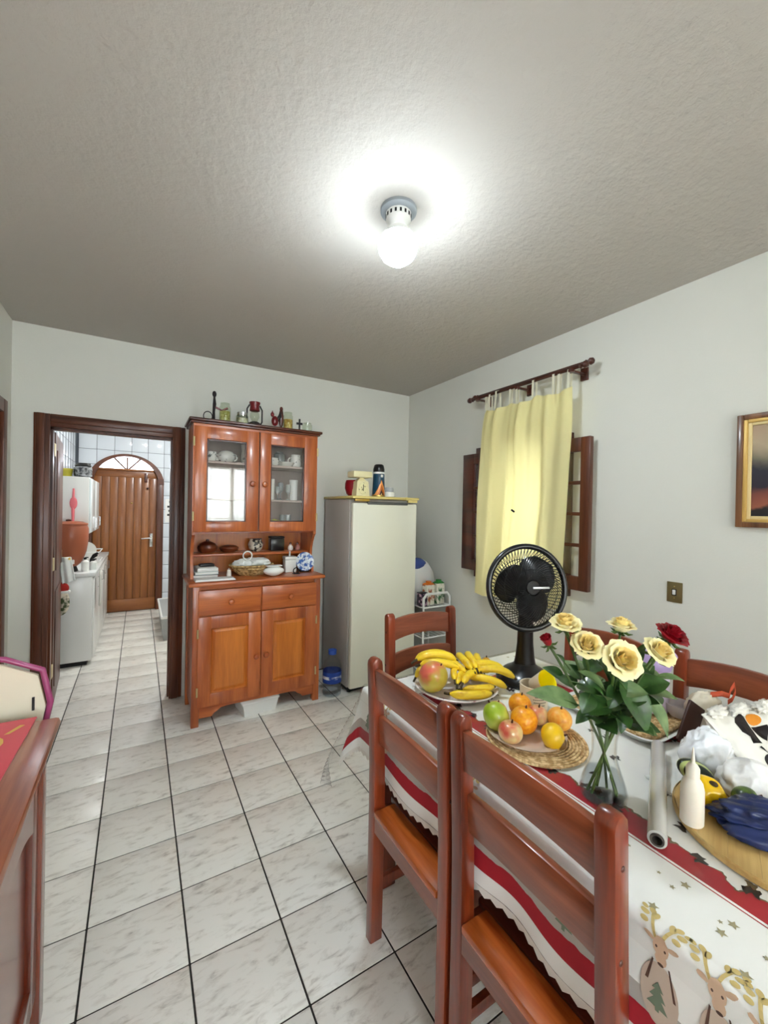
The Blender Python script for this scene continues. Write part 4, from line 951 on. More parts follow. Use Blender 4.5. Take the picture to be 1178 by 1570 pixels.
for (gx, gy, s) in ((.10, .24, 1.0), (.02, -.1, 1.0)):
    for k in range(14):
        a0, a1 = 2*PI*k/14, 2*PI*(k+1)/14
        gm.add([(gx+.05*s*math.cos(a0), gy+.055*s*math.sin(a0), .0036), (gx+.05*s*math.cos(a1), gy+.055*s*math.sin(a1), .0036), (gx+.038*s*math.cos(a1), gy+.042*s*math.sin(a1), .0036), (gx+.038*s*math.cos(a0), gy+.042*s*math.sin(a0), .0036)], [(0,1,2,3)])
    gm.add([(gx+.026*math.cos(2*PI*k/10)*(1 if k % 2 else .6), gy+.03*math.sin(2*PI*k/10)*(1 if k % 2 else .6), .0036) for k in range(10)], [tuple(range(10))])
    gm.add([(gx+.04, gy+.05, .0037), (gx+.052, gy+.05, .0037), (gx+.078, gy+.09, .0037), (gx+.066, gy+.095, .0037)], [(0,1,2,3)])
mk('gold_print', gm, mat('gold_print', (222, 176, 88), .5), mt, False)
BD = thing('play_board', 'cream board with magenta rim leaning behind the sideboard end', 'board', (-.46, 1.66, 0))
pts = [(.09, 0), (.09, .60), (.215, .80), (.226, .86), (.205, .965), (.115, 1.012), (-.115, 1.05), (-.205, .965), (-.226, .86), (-.215, .80), (-.09, .60), (-.09, 0)]
inn = [(p[0]*.90, (p[1]-.5)*.962+.49) for p in pts]
mk('face', MB().prism([(p[0]*.95, (p[1]-.5)*.97+.5) for p in pts], 'y', -.006, .006), mat('cream_board', (236, 228, 204), .6), BD, False)
mk('rim', MB().tube([(p[0], 0, p[1]) for p in pts], .009, 8), mat('magenta_rim', (160, 66, 112), .35, coat=.4), BD, ang=60)
box('latch', M_black2, BD, .182, .188, -.012, -.006, .845, .885)

# ------------------------------------------------------------------ dining table, cloth, plastic cover
TB = thing('dining_table', 'wooden dining table under the printed tablecloth', 'table', (1.25, .735, 0))
box('tabletop', M_chairy, TB, -.444, .444, -.729, .729, .735, .764, b=.004)
for sx in (-.41, .35):
    for sy in (-.69, .63): box('leg', M_chair, TB, sx, sx+.06, sy, sy+.06, 0, .735, b=.004)
mk('apron', MB().box(-.38, .38, -.66, -.64, .66, .735).box(-.38, .38, .64, .66, .66, .735).box(-.38, -.36, -.64, .64, .66, .735).box(.36, .38, -.64, .64, .66, .735), M_chair, TB, False)
HA, HB = .447, .732
def cloth(u, v, z0, flare=.18, wave=.10, off=0, R=.014):
    du = max(abs(u)-HA, 0); dv = max(abs(v)-HB, 0)
    x = max(-HA, min(HA, u)); y = max(-HB, min(HB, v))
    if du == 0 and dv == 0: return (x, y, z0+off)
    d = math.hypot(du, dv); nx, ny = math.copysign(du/d, u), math.copysign(dv/d, v)
    if d < R*PI/2: h_ = R*math.sin(d/R); dr = R*(1-math.cos(d/R)); ex = 0
    else: h_ = R; dr = R+d-R*PI/2; ex = d-R*PI/2
    c = min(du, dv)/max(du, dv)
    h_ += ex*flare*c
    s = v if du > dv else u
    h_ += ex*wave*(.5+.5*math.sin(s*17+1.5*math.sin(s*5)))+ex*.03
    dr -= ex*.5*(flare*c)**2
    return (x+nx*(h_+off), y+ny*(h_+off), z0-dr+off*(1 if ex == 0 else 0))
ZT = .768
CLH = .245
# printed cloth: red band on top and near the hem, white lace hem
mc, nt, b = _nt('printed_cotton')
uvn = N(nt, 'ShaderNodeUVMap'); sp = N(nt, 'ShaderNodeSeparateXYZ'); L(nt, uvn.outputs[0], sp.inputs[0])
def MT(op, a, b_=None, c=None):
    n = N(nt, 'ShaderNodeMath', operation=op)
    for i, q in enumerate((a, b_, c)):
        if q is None: continue
        if isinstance(q, (int, float)): n.inputs[i].default_value = q
        else: L(nt, q, n.inputs[i])
    return n.outputs[0]
pu = MT('SUBTRACT', MT('ABSOLUTE', sp.outputs[0]), HA); pv = MT('SUBTRACT', MT('ABSOLUTE', sp.outputs[1]), HB)
p = MT('MAXIMUM', pu, pv)
nz = N(nt, 'ShaderNodeTexNoise'); nz.inputs['Scale'].default_value = 16; nz.inputs['Detail'].default_value = 3; L(nt, uvn.outputs[0], nz.inputs['Vector'])
sc1 = MT('MULTIPLY_ADD', nz.outputs['Fac'], .15, -.295)
def band(lo, hi): return MT('MULTIPLY', MT('GREATER_THAN', p, lo), MT('LESS_THAN', p, hi))
red = MT('MAXIMUM', band(sc1, -.163), band(-.157, -.154))
hem = MT('MULTIPLY_ADD', nz.outputs['Fac'], .02, .155)
red = MT('MAXIMUM', red, band(hem, .208))
edge = MT('MULTIPLY', MT('GREATER_THAN', p, MT('SUBTRACT', sc1, .006)), MT('LESS_THAN', p, sc1))
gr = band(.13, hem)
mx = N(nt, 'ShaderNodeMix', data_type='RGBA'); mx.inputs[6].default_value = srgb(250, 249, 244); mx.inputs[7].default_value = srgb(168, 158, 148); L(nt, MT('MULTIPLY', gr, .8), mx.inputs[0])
mx1 = N(nt, 'ShaderNodeMix', data_type='RGBA'); mx1.inputs[7].default_value = srgb(120, 104, 70); L(nt, mx.outputs[2], mx1.inputs[6]); L(nt, edge, mx1.inputs[0])
mx2 = N(nt, 'ShaderNodeMix', data_type='RGBA'); mx2.inputs[7].default_value = srgb(176, 28, 42); L(nt, mx1.outputs[2], mx2.inputs[6]); L(nt, red, mx2.inputs[0])
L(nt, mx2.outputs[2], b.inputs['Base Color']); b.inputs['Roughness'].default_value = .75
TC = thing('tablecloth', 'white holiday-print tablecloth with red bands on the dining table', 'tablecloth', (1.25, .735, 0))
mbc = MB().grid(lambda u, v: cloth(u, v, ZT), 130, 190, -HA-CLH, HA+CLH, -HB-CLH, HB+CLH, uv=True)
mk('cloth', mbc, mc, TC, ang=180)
hm = MB()
def hem_run(pts):
    for k in range(len(pts)-1):
        (u0_, v0_), (u1_, v1_) = pts[k], pts[k+1]
        a = cloth(u0_, v0_, ZT, off=.001); b2 = cloth(u1_, v1_, ZT, off=.001)
        mid = ((u0_+u1_)/2, (v0_+v1_)/2); m2_ = Vector(cloth(*mid, ZT, off=.001)); 
        hm.add([a, b2, (b2[0], b2[1], b2[2]-.012), (m2_.x, m2_.y, m2_.z-.022), (a[0], a[1], a[2]-.012)], [(0,4,3,2,1)])
ue, ve = HA+CLH, HB+CLH
ns_ = 60
hem_run([(-ue, -ve+2*ve*k/ns_) for k in range(ns_+1)]); hem_run([(ue, -ve+2*ve*k/ns_) for k in range(ns_+1)])
hem_run([(-ue+2*ue*k/44, ve) for k in range(45)]); hem_run([(-ue+2*ue*k/44, -ve) for k in range(45)])
o = mk('lace_edging', hm, mat('lace', (238, 234, 226), .85), TC, False); o['kind'] = 'stuff'
PL_ = 0
def prints(name, items, m):
    global PL_
    PL_ += 1
    mb = MB()
    for poly, u, v, rot, s in items:
        c_, s_ = math.cos(rot), math.sin(rot)
        bm = bmesh.new(); bm.faces.new([bm.verts.new((x, y, 0)) for x, y in poly])
        if max(abs(q) for p_ in poly for q in p_)*s > .012:
            bmesh.ops.triangulate(bm, faces=bm.faces[:]); bmesh.ops.subdivide_edges(bm, edges=bm.edges[:], cuts=3, use_grid_fill=True)
        bm.verts.index_update()
        mb.add([cloth(u+(q.co.x*c_-q.co.y*s_)*s, v+(q.co.x*s_+q.co.y*c_)*s, ZT, off=.0007+.0002*PL_) for q in bm.verts], [[q.index for q in f.verts] for f in bm.faces]); bm.free()
    o = mk(name, mb, m, TC, False); o['kind'] = 'stuff'; return o
def star(n=5, r=1, q=.45): return [((r if k % 2 == 0 else q)*math.cos(PI*k/n), (r if k % 2 == 0 else q)*math.sin(PI*k/n)) for k in range(2*n)]
rnd = random.Random(3)
its = []
for k in range(70):
    side = rnd.choice('LLLRF')
    if side == 'L': u, v = -rnd.uniform(.31, .43), rnd.uniform(-.7, .7)
    elif side == 'R': u, v = rnd.uniform(.31, .43), rnd.uniform(-.7, .7)
    else: u, v = rnd.uniform(-.4, .4), rnd.uniform(.59, .71)
    its.append((star(), u, v, rnd.uniform(0, 6), rnd.choice((.005, .006, .010))))
prints('printed_stars', its, mat('gold_star', (170, 160, 124), .6))
SPR = [(-.2,-1),(.0,-.4),(.5,-.8),(1.0,-.5),(.45,-.2),(.2,.0),(.7,.3),(.9,.8),(.3,.6),(.0,.2),(-.4,.9),(-.8,.7),(-.4,.1),(-.9,-.2),(-.5,-.4)]
its = [(SPR, rnd.uniform(-.19, .25), rnd.uniform(-.5, .5), rnd.uniform(0, 6), rnd.uniform(.010, .018)) for k in range(46)]
its += [(SPR, -.235+rnd.uniform(-.02, .02), v, rnd.uniform(0, 6), .016) for v in np.linspace(-.6, .6, 15)]
prints('printed_sprigs', its, mat('dark_holly', (58, 48, 44), .7))
def ell(cx_, cy0, rx_, ry_, rot=0, n=12): return [(cx_+rx_*math.cos(2*PI*k/n)*math.cos(rot)-ry_*math.sin(2*PI*k/n)*math.sin(rot), cy0+rx_*math.cos(2*PI*k/n)*math.sin(rot)+ry_*math.sin(2*PI*k/n)*math.cos(rot)) for k in range(n)]
def antler(s): return [[(s*.05+x*s, y) for x, y in q] for q in ([(-.03, 0), (.03, 0), (.20, .40), (.14, .42)], ell(.20, .46, .09, .06, .8), ell(.30, .34, .09, .055, .2), ell(.10, .40, .055, .09, .1), ell(.25, .20, .08, .05, 0), ell(.36, .46, .07, .05, .5))]
HEADS = [ell(.05, -.10, .15, .20), ell(.06, -.32, .11, .14)]
EARS = [ell(-.17, -.0, .11, .05, -.3, 8), ell(.27, -.0, .11, .05, .3, 8)]
MARKS = [ell(.06, -.43, .06, .035, 0, 8), ell(-.03, -.12, .022, .03, 0, 8), ell(.13, -.12, .022, .03, 0, 8), [(-.10, -.40), (-.07, -.42), (-.16, -.9), (-.22, -.9)], [(.20, -.40), (.23, -.40), (.36, -.95), (.31, -.95)]]
BODY = ell(.05, -1.05, .36, .62, 0, 20)
TREE = [(0,1),(.30,.52),(.14,.52),(.42,.05),(.2,.05),(.55,-.45),(.1,-.45),(.1,-.65),(-.1,-.65),(-.1,-.45),(-.55,-.45),(-.2,.05),(-.42,.05),(-.14,.52),(-.30,.52)]
deer = [(-.475, -.375, 0), (-.47, -.455, .12), (-.475, -.52, -.1), (-.475, .10, 0), (-.475, .55, .1)]
prints('printed_antlers', [(q, u, v, -PI/2+r_, .085) for u, v, r_ in deer for sg in (-1, 1) for q in antler(sg)], mat('antler_gold', (206, 182, 116), .6))
prints('printed_deer_bodies', [(BODY, u, v, -PI/2+r_, .085) for u, v, r_ in deer], mat('deer_shade', (206, 186, 168), .7))
prints('printed_deer_heads', [(q, u, v, -PI/2+r_, .085) for u, v, r_ in deer for q in EARS+HEADS], mat('deer_tan', (222, 188, 158), .7))
prints('printed_deer_marks', [(q, u, v, -PI/2+r_, .085) for u, v, r_ in deer for q in MARKS], mat('deer_brown', (92, 62, 50), .7))
its = []
for v in np.linspace(-.68, .68, 15): its.append((TREE, -HA-.115+rnd.uniform(-.02, .02), v+rnd.uniform(-.02, .02), -PI/2, rnd.uniform(.028, .042)))
for u in np.linspace(-.4, .4, 9): its.append((TREE, u, HB+.115, PI, rnd.uniform(.025, .04)))
prints('printed_trees', its, mat('grey_green_tree', (120, 134, 112), .7))
PLG = .275
PC = thing('plastic_cover', 'clear plastic sheet over the tablecloth hanging at the far left corner', 'plastic cover', (1.25, .735, 0))
def plast(u, v):
    q = cloth(u, v, ZT+.0022, flare=.22, wave=.10, off=.004 if (abs(u) > HA or abs(v) > HB) else 0, R=.015)
    return q
mk('sheet', MB().grid(plast, 110, 160, -HA-.06, HA+.06, -HB-.06, HB+PLG), M_vinyl, PC, ang=180)
def corner(u, v): return cloth(u, v, ZT+.003, flare=.22, wave=.20, off=.006, R=.016)
mk('corner_fold', MB().grid(corner, 40, 40, -HA-.33, -HA-.055, HB-.16, HB+.33), M_vinyl, PC, ang=180)
ZP = ZT+.0026

# ------------------------------------------------------------------ chairs
def make_chair(label):
    t = thing('dining_chair', label, 'chair', (0, 0, 0), 0, 'ladder-back chairs round the table')
    hw = .1925
    def post(y):
        p = [(-.024, 0), (.022, 0), (.024, .44), (.016, .70), (-.004, .935)]
        p += [(-.004-.042*0, .955)]
        p = [(-.026, 0), (.020, 0), (.024, .45), (.020, .62), (.006, .93), (.004, .955)]+[(-.018+.022*math.cos(a), .958+.022*math.sin(a)) for a in (PI*.15, PI*.35, PI*.5, PI*.65, PI*.85)]+[(-.040, .955), (-.038, .92), (-.026, .62), (-.024, .45)]
        bm = bmesh.new(); mb = MB().prism(p, 'y', y-.021, y+.021)
        vs = [bm.verts.new(v) for v in mb.v]
        for f in mb.f: bm.faces.new([vs[i] for i in f])
        bmesh.ops.recalc_face_normals(bm, faces=bm.faces[:])
        ed = [e for e in bm.edges if abs(e.verts[0].co.y-e.verts[1].co.y) < 1e-5]
        bmesh.ops.bevel(bm, geom=ed, offset=.008, segments=2, affect='EDGES', profile=.5)
        bm.verts.index_update(); mb = MB(); mb.add([v.co[:] for v in bm.verts], [[v.index for v in f.verts] for f in bm.faces]); bm.free()
        return mb
    for s in (-1, 1):
        o = mk('rear_post', post(s*hw), M_chair, t)
        for z, x in ((.89, 0), (.73, 0)):
            mk('dowel', MB().ball((-.016, s*(hw+.021), z), (.0055, .003, .0055), 10, 6), M_dark, o)
    def rail(z0, z1, xb):
        bow = .012
        n = 10
        def f(a, side, top):
            y = (-1+2*a)*(hw-.018); k = 1-(2*a-1)**2
            zz = (z1 if top else z0)+k*(.016 if top else .020)
            x = xb-bow*k+(.010 if side else -.010)-(zz-.83)*.06
            return (x, y, zz)
        mb = MB(); vs = []; fs = []
        for i in range(n+1):
            a = i/n; vs += [f(a, 0, 0), f(a, 1, 0), f(a, 1, 1), f(a, 0, 1)]
        for i in range(n):
            for k in range(4): fs.append((i*4+k, i*4+(k+1) % 4, i*4+4+(k+1) % 4, i*4+4+k))
        fs += [(0, 3, 2, 1), tuple(n*4+k for k in range(4))]
        bm = bmesh.new(); bv = [bm.verts.new(v) for v in vs]
        for q in fs: bm.faces.new([bv[i] for i in q])
        bmesh.ops.recalc_face_normals(bm, faces=bm.faces[:])
        ed = [e for e in bm.edges if abs(e.verts[0].co.y-e.verts[1].co.y) > .01 and e.is_manifold and e.calc_face_angle(0) > .8]
        bmesh.ops.bevel(bm, geom=ed, offset=.004, segments=2, affect='EDGES', profile=.5)
        bm.verts.index_update(); mb.add([v.co[:] for v in bm.verts], [[v.index for v in q.verts] for q in bm.faces]); bm.free()
        return mb
    mk('back_rail', rail(.842, .945, -.014), M_chairy, t); mk('back_rail', rail(.682, .782, -.004), M_chairy, t)
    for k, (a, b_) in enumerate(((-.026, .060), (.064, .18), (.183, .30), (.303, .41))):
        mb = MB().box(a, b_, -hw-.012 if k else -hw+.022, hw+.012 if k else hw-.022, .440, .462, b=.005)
        mk('seat_board', mb, M_seat_shade if k else M_seat, t)
    mk('seat_apron', MB().box(-.02, -.004, -hw+.02, hw-.02, .385, .442).box(.36, .376, -hw+.02, hw-.02, .385, .442).box(.02, .36, -hw-.008, -hw+.010, .385, .442).box(.02, .36, hw-.010, hw+.008, .385, .442), M_chairy, t, False)
    for s in (-1, 1):
        box('front_leg', M_chair, t, .352, .392, s*hw-.02, s*hw+.02, 0, .44, b=.005)
        box('side_stretcher', M_chair, t, .018, .354, s*hw-.010, s*hw+.010, .17, .205, b=.003)
    box('cross_stretcher', M_chairy, t, .18, .20, -hw+.009, hw-.009, .175, .20, b=.003)
    return t
c1 = make_chair('wooden ladder-back chair, farther of the two in front of the table')
c1.location = (.727, 1.037, 0)
dup(c1, (.727, .595, 0), 0, 'wooden ladder-back chair nearest the camera in front of the table')
dup(c1, (1.262, 1.70, 0), -PI/2, 'wooden ladder-back chair at the far end of the table before the refrigerator')
dup(c1, (1.785, 1.04, 0), PI, 'wooden ladder-back chair behind the roses on the wall side of the table')
dup(c1, (1.785, .570, 0), PI, 'wooden ladder-back chair behind the shopping bag on the wall side of the table')

# ------------------------------------------------------------------ things on the table
VR = -YAW            # local x of these things runs along the photograph's horizontal
def fruit(name, c, r, m, label, cat, squash=1.0, stem=M_dark, dimple=.12, tilt=0, pear=0, group=None, res=24):
    t = thing(name, label, cat, c, 0, group)
    def fn(v):
        k = 1-dimple*math.exp(-((1-abs(v.z))*9)) if v.z > 0 else 1-dimple*.6*math.exp(-((1-abs(v.z))*12))
        w = 1-pear*max(0, v.z)**1.3
        return Vector((v.x*w, v.y*w, v.z*k*squash))
    mb = MB().ball((0, 0, 0), r, res, 16, fn).xf(Matrix.Rotation(tilt, 4, 'X') @ Matrix.Rotation(tilt*.5, 4, 'Y'))
    mk('skin', mb, m, t)
    mk('stem', MB().tube([(0, 0, r*squash*(1-dimple)*.97), (.002, .001, r*squash+.006)], [.0035, .002], 6).xf(Matrix.Rotation(tilt, 4, 'X') @ Matrix.Rotation(tilt*.5, 4, 'Y')), stem, t)
    if nm_extra := {'passion_fruit': 1}.get(name):
        mk('bruise', MB().ball(tuple(Vector((.10, -.545, -.28)).normalized()*.0245), .0185, 18, 12), mat('fruit_bruise', (122, 88, 46), .5), t)
    return t
def two_skin(name, base, blush, axis_scale=14, lo=.42, hi=.6): return two_tone(name, base, blush, axis_scale, .35, lo, hi, coat=.3, sub=.1)
M_orange = two_tone('orange_peel', (240, 140, 8), (252, 176, 28), 120, .42, .3, .7, coat=.15, bump=.25)
M_orange2 = two_tone('pale_orange_peel', (240, 150, 40), (248, 188, 84), 90, .42, .3, .7, coat=.15, bump=.2)
M_passion = two_tone('passion_fruit', (104, 72, 40), (246, 196, 20), 14, .4, .30, .36, coat=.2)
M_apple = two_tone('rosy_apple', (214, 90, 70), (236, 206, 140), 18, .3, .38, .62, coat=.4)
M_pear = two_tone('green_skin', (146, 176, 30), (206, 210, 90), 10, .35, .4, .7, coat=.3)
M_mango = two_tone('mango_skin', (226, 106, 84), (198, 176, 60), 9, .35, .42, .58, coat=.3)
M_banana = two_tone('banana_peel', (214, 160, 14), (248, 212, 44), 16, .45, .30, .45, coat=.15)
M_btip = mat('banana_tip', (62, 48, 24), .7)
# woven placemat and plate with mixed fruit
M_straw = two_tone('woven_straw', (178, 140, 88), (230, 200, 150), 80, .7, .4, .6, bump=.5)
t = thing('straw_placemat', 'round woven straw placemat under the oranges and apples', 'placemat', (1.088, .862, ZP))
mk('weave', MB().lathe([(.0, .001), (.147, .001), (.147, .006), (0, .006)], 40), M_straw, t)
for k in range(13): mk('coil', MB().tube([((.148-.0098*k)*math.cos(q*PI/24), (.148-.0098*k)*math.sin(q*PI/24),   .0062) for q in range(48)], .0045, 6, closed=True), M_straw, t)
t = thing('fruit_plate', 'pale glass plate under the oranges on the straw placemat', 'plate', (1.07, .885, ZP+.0105))
mk('dish', MB().lathe([(0, .002), (.07, .002), (.118, .012), (.122, .016), (.118, .017), (.07, .007), (0, .006)], 40), mat('pink_glass', (236, 214, 196), .15, coat=.5, trans=.35), t)
ZF = ZP+.018
for c, r, m_, nm, lab, sq in (
    ((1.135, .965, ZF+.040), .0385, M_orange, 'orange', 'deep orange fruit at the back of the mixed fruit plate beside the cream pot', .98),
    ((1.058, .883, ZF+.044), .0415, M_orange, 'orange', 'largest deep orange in the middle of the mixed fruit plate', 1.0),
    ((1.178, .842, ZF+.036), .0385, M_orange2, 'orange', 'pale orange at the right side of the mixed fruit plate', .93),
    ((1.080, .792, ZF+.030), .0375, M_passion, 'passion_fruit', 'yellow fruit with a brown bruise at the front of the mixed fruit plate', .95),
    ((.985, .872, ZF+.030), .0370, M_apple, 'apple', 'rosy apple with dark stem at the front left of the mixed fruit plate', .9),
    ((1.140, .896, ZF+.034), .0340, M_apple, 'apple', 'rosy apple between the two bright oranges and the pale orange', .9),
    ((1.045, .985, ZF+.032), .0340, M_apple, 'apple', 'yellowish apple half hidden behind the green fruit', .9)):
    fruit(nm, c, r, m_, lab, 'fruit', sq, tilt=.12 if nm != 'passion_fruit' else 1.2, group='fruit on the mixed fruit plate', dimple=.05 if nm == 'orange' else .12)
fruit('green_mango', (1.0, .945, ZF+.042), .040, M_pear, 'shiny green fruit at the left of the mixed fruit plate', 'fruit', 1.15, tilt=-.5, dimple=.03, group='fruit on the mixed fruit plate')
# banana platter
BPX, BPY = 1.105, 1.262
BP = thing('banana_platter', 'flowered wide platter heaped with bananas at the far end of the table', 'platter', (BPX, BPY, ZP))
mk('dish', MB().lathe([(0, .003), (.11, .003), (.155, .018), (.168, .028), (.164, .031), (.15, .024), (.11, .010), (0, .008)], 44), two_tone('flowered_platter', (150, 60, 60), (236, 228, 220), 24, .3, .34, .42, coat=.4), BP)
def banana_mb(Lg=.17, r=.0165, bend=1.1, n=14):
    R = Lg/bend; pts = []; rs = []
    for i in range(n+1):
        a = -bend/2+bend*i/n; pts.append((R*math.sin(a), 0, R*math.cos(a)-R*math.cos(bend/2)))
        s = i/n
        rs.append(r*(.28+.72*min(1, (s/.16)**.7) if s < .16 else (1 if s < .82 else .25+.75*max(0, (1-s)/.18)**.75)))
    return MB().tube(pts, rs, 7)
ban_me = None
def banana_hand(label, c, specs):
    global ban_me
    t = thing('banana_bunch', label, 'bananas', c, VR, 'bananas on the platter')
    for (x, y, z, rz, ry, rx, s) in specs:
        Mx = Matrix.Translation((x, y, z)) @ Matrix.Rotation(rz, 4, 'Z') @ Matrix.Rotation(ry, 4, 'Y') @ Matrix.Rotation(rx, 4, 'X') @ Matrix.Scale(s, 4)
        if ban_me is None:
            o = mk('banana', banana_mb(), M_banana, t, ang=60); ban_me = o.data
        else:
            o = bpy.data.objects.new('banana', ban_me); COL.objects.link(o); o.parent = t
        o.matrix_local = Mx
        R = .17/1.1
        for nm_, sg, rr, ll in (('stalk_end', -1, .0055, .022), ('blossom_end', 1, .006, .008)):
            p = Vector((sg*R*math.sin(.55), 0, 0)); d = Vector((sg*math.cos(.55), 0, -math.sin(.55)))
            mk(nm_, MB().tube([p-d*.004, p+d*ll], [rr, rr*.85], 6), M_btip, o)
    return t
UP = PI
banana_hand('arched banana bunch at the back left of the platter behind the mango', (BPX-.03, BPY+.045, ZP+.03),
    [(-.035, .03, .075, .25, .0, -.5, 1.0), (-.028, -.005, .083, .15, .05, -.1, 1.02), (-.02, -.04, .070, .05, .1, .5, .98), (-.075, .01, .045, .9, -.3, .2, .85)])
banana_hand('banana bunch fanned upright in the middle of the platter', (BPX+.04, BPY+.02, ZP+.03),
    [(-.015, .0, .055, 1.9, .0, -.9, .92), (.02, .01, .065, 1.75, .0, -.6, .95), (.05, .02, .065, 1.6, .0, -.4, .95), (.08, .03, .055, 1.45, .0, -.2, .92), (.005, -.055, .030, 1.2, .1, .7, .8)])
banana_hand('banana bunch lying at the right side of the platter', (BPX+.07, BPY-.035, ZP+.03),
    [(.045, .005, .052, .05, .08, -.5, .98), (.075, -.02, .040, -.15, .1, -.3, .95), (.04, -.045, .018, -.25, .16, .5, .9)])
banana_hand('short banana bunch low in the middle of the platter below the upright ones', (BPX+.0, BPY-.05, ZP+.03),
    [(.0, .01, .03, 1.0, .0, -.6, .85), (.03, .0, .035, .85, .05, -.3, .9), (-.03, .02, .045, 1.3, 0, -.5, .8)])
banana_hand('single spotted banana lying at the front of the platter', (BPX-.02, BPY-.115, ZP+.03), [(-.005, .0, .006, .08, .0, PI/2*.9, 1.0), (.03, .03, .014, .2, 0, 1.2, .8)])
fruit('mango', (BPX-.125, BPY-.01, ZP+.082), .055, M_mango, 'red and yellow mango at the left of the banana platter', 'fruit', 1.1, tilt=.5, dimple=.02)
fruit('small_pear', (BPX+.165, BPY+.0, ZP+.072), .027, mat('golden_pear', (216, 156, 36), .4, var=.1), 'small golden pear at the right back of the banana platter', 'fruit', 1.25, dimple=.03, pear=.35)
fruit('tomato', (BPX+.13, BPY+.055, ZP+.058), .028, mat('tomato_red', (190, 40, 24), .25, coat=.4), 'small red tomato behind the banana bunch', 'fruit', .85)
for dx, dy, dz, r, lab in ((.165, .05, .05, .034, 'dark green avocado at the back right of the banana platter'), (-.02, .105, .055, .04, 'dark green avocado at the back left under the arched bananas')):
    fruit('avocado', (BPX+dx, BPY+dy, ZP+dz), r, two_tone('avocado_skin', (30, 44, 22), (64, 84, 34), 40, .5, bump=.2), lab, 'fruit', 1.1, tilt=.9, dimple=.02, pear=.2)
# cream pot with lettering and a tipped cup inside
t = thing('lettered_pot', 'cream pot with dark lettering behind the oranges', 'pot', (1.256, 1.006, ZP), VR)
t.scale = (1, 1, .86)
M_creampot = mat('cream_glaze', (238, 222, 196), .4, coat=.2)
mk('body', MB().lathe([(.044, 0), (.048, .004), (.050, .10), (.051, .106), (.046, .106), (.044, .01), (0, .008)], 36), M_creampot, t)
tm = MB()
for s_, sz, z in (('Cevetli', .020, .088),):
    q = text_mesh(s_, sz); tm.add([(.0503*math.sin(v[0]/.0503+.12), -.0506*math.cos(v[0]/.0503+.12), z+v[1]) for v in q.v], q.f)
for z, w_ in ((.070, .020), (.060, .026), (.048, .024), (.036, .018), (.026, .012)):
    for k in range(8):
        a0, a1 = (-w_+2*w_*k/8)/.0503+.12, (-w_+2*w_*(k+.75)/8)/.0503+.12
        tm.add([(.0506*math.sin(a), -.0506*math.cos(a), z+dz) for a, dz in ((a0, 0), (a1, 0), (a1, .0028), (a0, .0028))], [(0, 1, 2, 3)])
mk('lettering', tm, M_black2, t, False)
t = thing('yellow_lined_cup', 'cream cup with bright yellow inside tipped in the lettered pot', 'cup', (1.264, 1.010, ZP+.084), VR)
TR = Matrix.Rotation(math.radians(28), 4, 'Z') @ Matrix.Rotation(math.radians(60), 4, 'X') @ Matrix.Translation((0, 0, -.008))
mk('outside', MB().lathe([(.020, 0), (.024, .004), (.040, .070), (.041, .074)], 28, cap=False).xf(TR), M_creampot, t)
mk('lining', MB().lathe([(.0, .012), (.022, .014), (.0385, .0735), (.0415, .0745)], 28, cap=False).xf(TR), mat('bright_yellow', (250, 232, 10), .4), t)

# ------------------------------------------------------------------ fan
FN = thing('table_fan', 'black table fan on the far side of the table', 'fan', (1.435, 1.20, ZP), VR)
mk('base', MB().lathe([(.118, 0), (.120, .008), (.112, .022), (.085, .045), (.055, .062), (.042, .075)], 36, sx=1, sy=1), M_black, FN)
mk('column', MB().lathe([(.048, .06), (.040, .10), (.034, .16), (.031, .28), (.034, .32), (.030, .34)], 24, sy=.85), M_black, FN)
mk('cord', MB().tube([(-.10, .05, .012), (-.15, .06, .03), (-.165, .03, .01), (-.16, .0, .004), (-.11, -.03, .004)], .003, 6), M_black2, FN)
mk('control_panel', MB().box(-.03, .03, -.103, -.085, .028, .040, b=.003), M_black2, FN)
hz = .402
HD = Matrix.Translation((-.002, -.02, hz)) @ Matrix.Rotation(math.radians(10), 4, 'Z') @ Matrix.Rotation(math.radians(-8), 4, 'X')
mk('motor_housing', MB().lathe([(.0, -.16), (.03, -.155), (.05, -.12), (.055, -.06), (.05, -.03)], 24).xf(HD @ Matrix.Rotation(PI/2, 4, 'X')), M_black, FN)
mk('neck_joint', MB().tube([(0, .03, .32), (.01, .05, hz-.02)], [.03, .035], 12), M_black, FN)
FR_ = HD @ Matrix.Rotation(PI/2, 4, 'X')         # local +z -> toward the viewer
Rg = .174
mk('rim', MB().tube([(Rg*math.cos(k*PI/32), Rg*math.sin(k*PI/32), 0) for k in range(64)], .0125, 10, closed=True).xf(FR_), M_black, FN)
gf = MB(); gb = MB(); NR = 64
for k in range(NR):
    a = 2*PI*k/NR; pf = []; pb = []
    for i in range(9):
        s = i/8; r_ = .034+(Rg-.034)*s; q = a+.95*(1-s)**1.2
        pf.append((r_*math.cos(q), r_*math.sin(q), .046*(1-s**2.4)))
        q2 = a-.25*(1-s); pb.append((r_*math.cos(q2), r_*math.sin(q2), -.052*(1-s**2.6)))
    gf.tube(pf, .0017, 4, cap=False)
    gb.tube(pb, .0014, 4, cap=False)
for rr in (.075, .12):
    s = (rr-.034)/(Rg-.034)
    gf.tube([(rr*math.cos(k*PI/24), rr*math.sin(k*PI/24), .046*(1-s**2.4)) for k in range(48)], .0016, 4, closed=True)
    gb.tube([(rr*math.cos(k*PI/24), rr*math.sin(k*PI/24), -.052*(1-s**2.6)) for k in range(48)], .0016, 4, closed=True)
mk('front_grille', gf.xf(FR_), M_black, FN); mk('rear_grille', gb.xf(FR_), M_black, FN)
